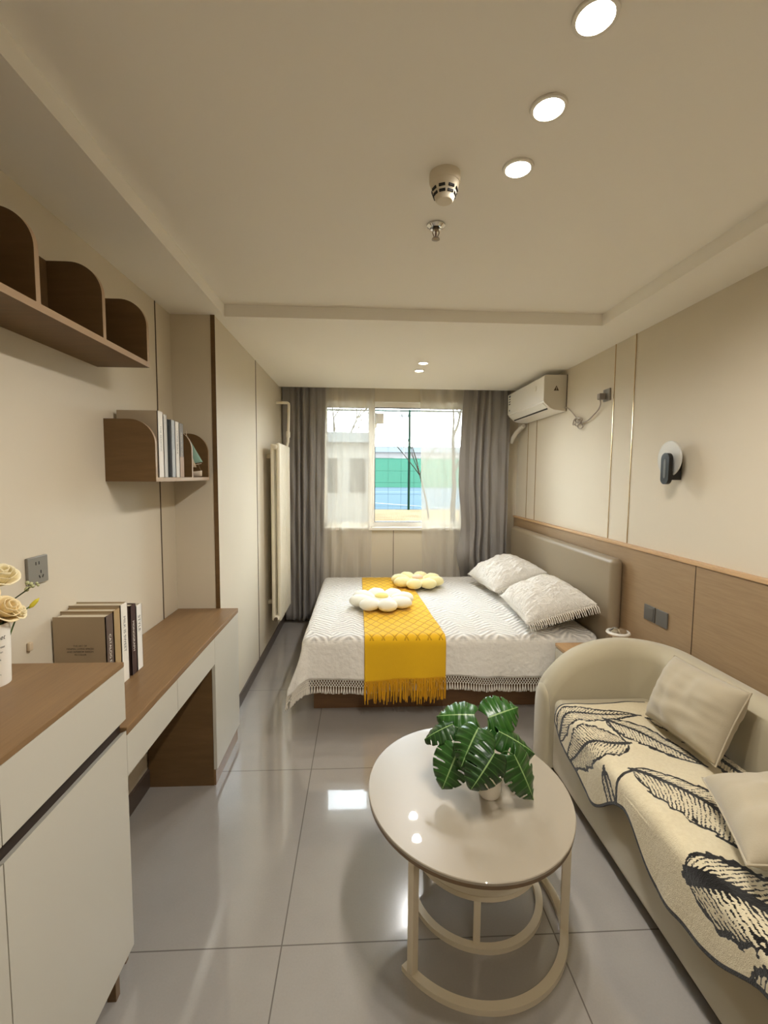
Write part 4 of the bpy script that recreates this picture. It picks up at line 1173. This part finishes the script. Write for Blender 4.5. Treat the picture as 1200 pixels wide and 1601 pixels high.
# ------------------------------------------------------------------ potted monstera
PXc, PYc = .43, 1.43
t = thing('potted_monstera', 'artificial monstera in a small white pot on the coffee table', 'plant', (PXc, PYc, TZ))
obj('pot', MB().lathe([(0, .001), (.032, .001), (.036, .008), (.045, .082), (.047, .086), (.044, .086), (.040, .07), (0, .07)], (PXc, PYc, TZ), 40, cap=False), M['pot'], t, smooth=50)
obj('soil', MB().lathe([(0, .074), (.04, .071)], (PXc, PYc, TZ), 24, cap=False), M['soil'], t)
def mleaf(base, tip, up, wd, droop=.02, fold=.15, slit=.5, nsl=6, seed=0):
    base, tip, up = Vector(base), Vector(tip), Vector(up)
    ax = tip - base; L = ax.length; ax.normalize()
    sdv = ax.cross(up).normalized(); nm = sdv.cross(ax).normalized()
    NU, NV = 84, 22
    def halfw(s):      # 0 base .. 1 tip
        return wd * (math.sin(PI * min(1, max(0, s)) ** .62) ** .72 if 0 < s < 1 else 0)
    vs = []; uv = []
    def P(a, b):
        s = (b * 2 - 1); q = abs(s)
        xa = a * L
        # side lobes start behind the stalk and sweep towards the tip
        back = -.13 * L * (q ** 1.2) * (1 - a) ** 2 + .16 * L * q * q * a * (1 - a) * 2
        x = xa + back
        y = s * halfw(.04 + .96 * a)
        z = -droop * (a ** 2) * 1.0 + droop * .35 - fold * abs(y) * .8 + .05 * wd * math.sin(a * nsl * 2 * PI) * q
        z -= .9 * droop * q * q
        return base + ax * x + sdv * y + nm * z
    def skip(a, b):
        q = abs(b * 2 - 1)
        if a < .22 or a > .93: return False
        ph = (a * nsl + .12 * q) % 1.0
        return q > 1 - slit * (.55 + .45 * math.sin(a * 9 + seed)) and abs(ph - .12) < .10 * (.5 + .5 * q)
    m = MB().grid(NU, NV, lambda a, b: P(a, b)[:], skip=skip)
    o = obj('leaf', m, M['leaf'], t, smooth=70, merge=False, fixn=False)
    ul = o.data.uv_layers.new(name='UVMap')
    for lp in o.data.loops:
        i = lp.vertex_index; ul.data[lp.index].uv = ((i % (NU + 1)) / NU, (i // (NU + 1)) / NV)
    md = o.modifiers.new('thickness', 'SOLIDIFY'); md.thickness = .0012
    return o
def mstem(end, mid=None, r=.0022):
    s = Vector((PXc + random.uniform(-.012, .012), PYc + random.uniform(-.012, .012), TZ + .072)); e = Vector(end)
    md = Vector(mid) if mid else s.lerp(e, .55) + Vector((0, 0, .035))
    obj('stem', MB().tube(smooth_path([s, md, e], 8), r, 7), M['stem'], t)
LV = [((.398, 1.52, .672), (.270, 1.545, .668), (-.05, -.55, .85), .062, .02, 5),     # upper left
      ((.440, 1.50, .674), (.552, 1.515, .708), (-.35, -.75, .62), .070, .02, 5),     # upper right
      ((.385, 1.41, .688), (.312, 1.345, .612), (-.25, -.55, .80), .066, .03, 6),     # centre left
      ((.418, 1.350, .645), (.338, 1.300, .560), (.10, -.80, .55), .064, .02, 6),     # centre front
      ((.325, 1.44, .600), (.265, 1.395, .495), (-.20, -.85, .45), .066, .02, 5),     # low left
      ((.462, 1.46, .645), (.592, 1.44, .588), (.05, -.45, .88), .055, .025, 6),      # right
      ((.486, 1.375, .622), (.556, 1.345, .486), (.35, -.85, .35), .060, .02, 5),     # low right
      ((.320, 1.50, .650), (.218, 1.49, .618), (-.1, -.35, .92), .042, .02, 5),       # far left
      ((.425, 1.455, .640), (.470, 1.50, .650), (0, -.3, .95), .030, .01, 4)]
for i, (b, e, u, w_, d, ns_) in enumerate(LV):
    mleaf(b, e, u, w_, d, .12, .62 if i in (2, 3, 4, 6) else .5, ns_, i)
    mstem(b)

# ------------------------------------------------------------------ outdoors
GZ = .60
struct('ground', B(-40, 40, 5.3, 12.6, GZ - .3, GZ), M['dry'], 'strip of dry grass outside the window', smooth=None)
o = obj('tennis_court', B(-40, 60, 12.6, 39, GZ - .3, GZ + .005), M['court'], smooth=None); o['kind'] = 'structure'; o['label'] = 'blue sports court beyond the fence'
m = MB()
b = B(-.06, .06, 0, 22, GZ + .006, GZ + .012); 
m.add(b.xf(Matrix.Translation((2.5, 13, 0)) @ Matrix.Rotation(R(38), 4, 'Z')).v, b.f)
m.box(-20, 40, 27, 27.12, GZ + .006, GZ + .012)
o = obj('court_line', m, M['courtline'], smooth=None); o['kind'] = 'structure'
m = MB(); m.box(-30, 60, 38.9, 39, GZ, 3.05)
o = obj('windscreen', m, M['screen'], smooth=None); tag(o, 'long green windscreen across the far end of the court', 'screen')
t = thing('fence', 'tall green metal fence outside the window with one post in view', 'fence', (1.3, 12.5, GZ))
for k in range(-3, 5):
    x = 1.315 + 2.9 * k
    obj('post', MB().tube([(x, 12.5, GZ), (x, 12.5, 3.30)], .032, 8), M['fence'], t)
obj('rail', MB().tube([(-8, 12.5, 3.27), (13, 12.5, 3.27)], .022, 8), M['fence'], t)
m = MB()
for k in range(60): m.tube([(-8 + k * .35, 12.53, GZ), (-8 + k * .35, 12.53, 3.27)], .003, 3)
for k in range(9): m.tube([(-8, 12.53, GZ + .1 + k * .32), (13, 12.53, GZ + .1 + k * .32)], .003, 3)
obj('wire_mesh', m, M['fence'], t)
t = thing('building', 'long low grey building on the horizon behind the court', 'building', (5, 70, GZ))
obj('wall', B(-20, 60, 70, 80, GZ, 5.2), M['farwall'], t)
obj('roof', B(-20.5, 60.5, 69.5, 80.5, 5.2, 6.0), M['farroof'], t)
m = MB()
for k in range(16): m.box(-18 + k * 5, -15 + k * 5, 69.9, 69.99, 3.2, 4.3)
obj('window', m, M['darkglass'], t)
t = thing('floodlight', 'thin floodlight mast rising above the far building', 'floodlight', (5.6, 60, GZ))
obj('mast', MB().tube([(5.6, 60, GZ), (5.6, 60, 9.3)], .07, 6), M['farwall'], t)
obj('lamp_head', B(4.9, 6.3, 59.8, 60.2, 9.2, 9.55), M['farwall'], t)
t = thing('outbuilding', 'pale grey outbuilding with a flat roof seen through the left sheer', 'building', (-1.2, 10, GZ))
obj('wall', B(-2.6, .16, 9.0, 9.8, GZ, 2.15), M['plaster'], t)
obj('roof', B(-2.7, .24, 8.85, 9.9, 2.15, 2.34), M['farroof'], t)
for x in (-.75, -.2): obj('window', B(x, x + .3, 8.97, 9.0, 1.2, 1.85), M['darkglass'], t)
def tree(x, y, h, label, seed, lean=0, r0=.06):
    rnd = random.Random(seed)
    t = thing('bare_tree', label, 'tree', (x, y, GZ), 'bare trees outside the window')
    m = MB(); tw = MB()
    def br(p, d, L, r, lv, mb):
        n_ = 5; pts = [p]; q = p.copy(); dd = d.copy()
        for k in range(n_):
            dd = (dd + Vector((rnd.uniform(-.14, .14), rnd.uniform(-.14, .14), rnd.uniform(-.02, .14)))).normalized()
            q = q + dd * L / n_; pts.append(q.copy())
        mb.tube(pts, [r * (1 - .55 * k / n_) for k in range(n_ + 1)], 6)
        if lv > 0:
            for k in range(3 if lv > 1 else 3):
                i = rnd.randint(2, n_); a = rnd.uniform(0, 2 * PI)
                nd = (dd * 1.0 + Vector((math.cos(a), math.sin(a), .25)) * rnd.uniform(.5, .8)).normalized()
                br(pts[i], nd, L * rnd.uniform(.55, .75), r * .5, lv - 1, tw)
    br(Vector((x, y, GZ)), Vector((lean, 0, 1)).normalized(), h, r0, 3, m)
    obj('trunk', m, M['bark'], t); obj('branches', tw, M['bark'], t)
tree(1.75, 8.6, 1.7, 'bare leafless tree behind the right sheer curtain', 5, -.05, .055)
tree(1.50, 10.0, 1.6, 'slender bare tree just beside the green fence post', 12, -.16, .022)
tree(-.62, 12.2, 2.3, 'bare leafless tree rising behind the outbuilding roof', 21, .03, .06)

# ------------------------------------------------------------------ light, sky, camera
wd_ = bpy.data.worlds.new('sky'); SC.world = wd_; wd_.use_nodes = True
nt = wd_.node_tree; bg = nt.nodes['Background']
sk = nt.nodes.new('ShaderNodeTexSky'); sk.sky_type = 'NISHITA'; sk.sun_disc = False; sk.sun_elevation = R(32); sk.sun_rotation = R(110); sk.air_density = 1.4; sk.dust_density = 4.0; sk.ozone_density = 1.0
mx = nt.nodes.new('ShaderNodeMix'); mx.data_type = 'RGBA'; mx.inputs[0].default_value = .9; mx.inputs[7].default_value = (1.0, 1.03, 1.08, 1)
nt.links.new(sk.outputs[0], mx.inputs[6]); nt.links.new(mx.outputs[2], bg.inputs['Color']); bg.inputs['Strength'].default_value = 3.2
sl = bpy.data.lights.new('sun', 'SUN'); sl.energy = 4.5; sl.angle = R(.6); sl.color = (1, .93, .82)
so = bpy.data.objects.new('sun', sl); COL.objects.link(so)
so.rotation_euler = Vector((-1, -.45, -.62)).to_track_quat('-Z', 'Y').to_euler(); so.location = (6, 9, 8)

cam = bpy.data.cameras.new('camera'); co = bpy.data.objects.new('camera', cam); COL.objects.link(co)
cam.sensor_fit = 'HORIZONTAL'; cam.sensor_width = 36; cam.lens = 718 / 1200 * 36; cam.clip_start = .02; cam.clip_end = 300
pi_, ya, ro = R(4.4), R(2.94), R(-.427)
fw = Vector((math.sin(ya) * math.cos(pi_), math.cos(ya) * math.cos(pi_), -math.sin(pi_)))
r0 = Vector((math.cos(ya), -math.sin(ya), 0)); d0 = fw.cross(r0)
rr_ = r0 * math.cos(ro) + d0 * math.sin(ro); dd_ = -r0 * math.sin(ro) + d0 * math.cos(ro)
mw = Matrix((rr_, -dd_, -fw)).transposed().to_4x4(); mw.translation = (0, 0, 1.5)
co.matrix_world = mw; SC.camera = co
vs__ = SC.view_settings
SC.display_settings.display_device = 'sRGB'
vs__.view_transform = 'Standard'; vs__.look = 'None'; vs__.gamma = 1; vs__.use_curve_mapping = False; vs__.exposure = 2.3
cy = SC.cycles
cy.use_denoising = True; cy.max_bounces = 10; cy.diffuse_bounces = 6; cy.glossy_bounces = 4; cy.transmission_bounces = 6; cy.transparent_max_bounces = 12
cy.sample_clamp_indirect = 6; cy.caustics_reflective = False; cy.caustics_refractive = False
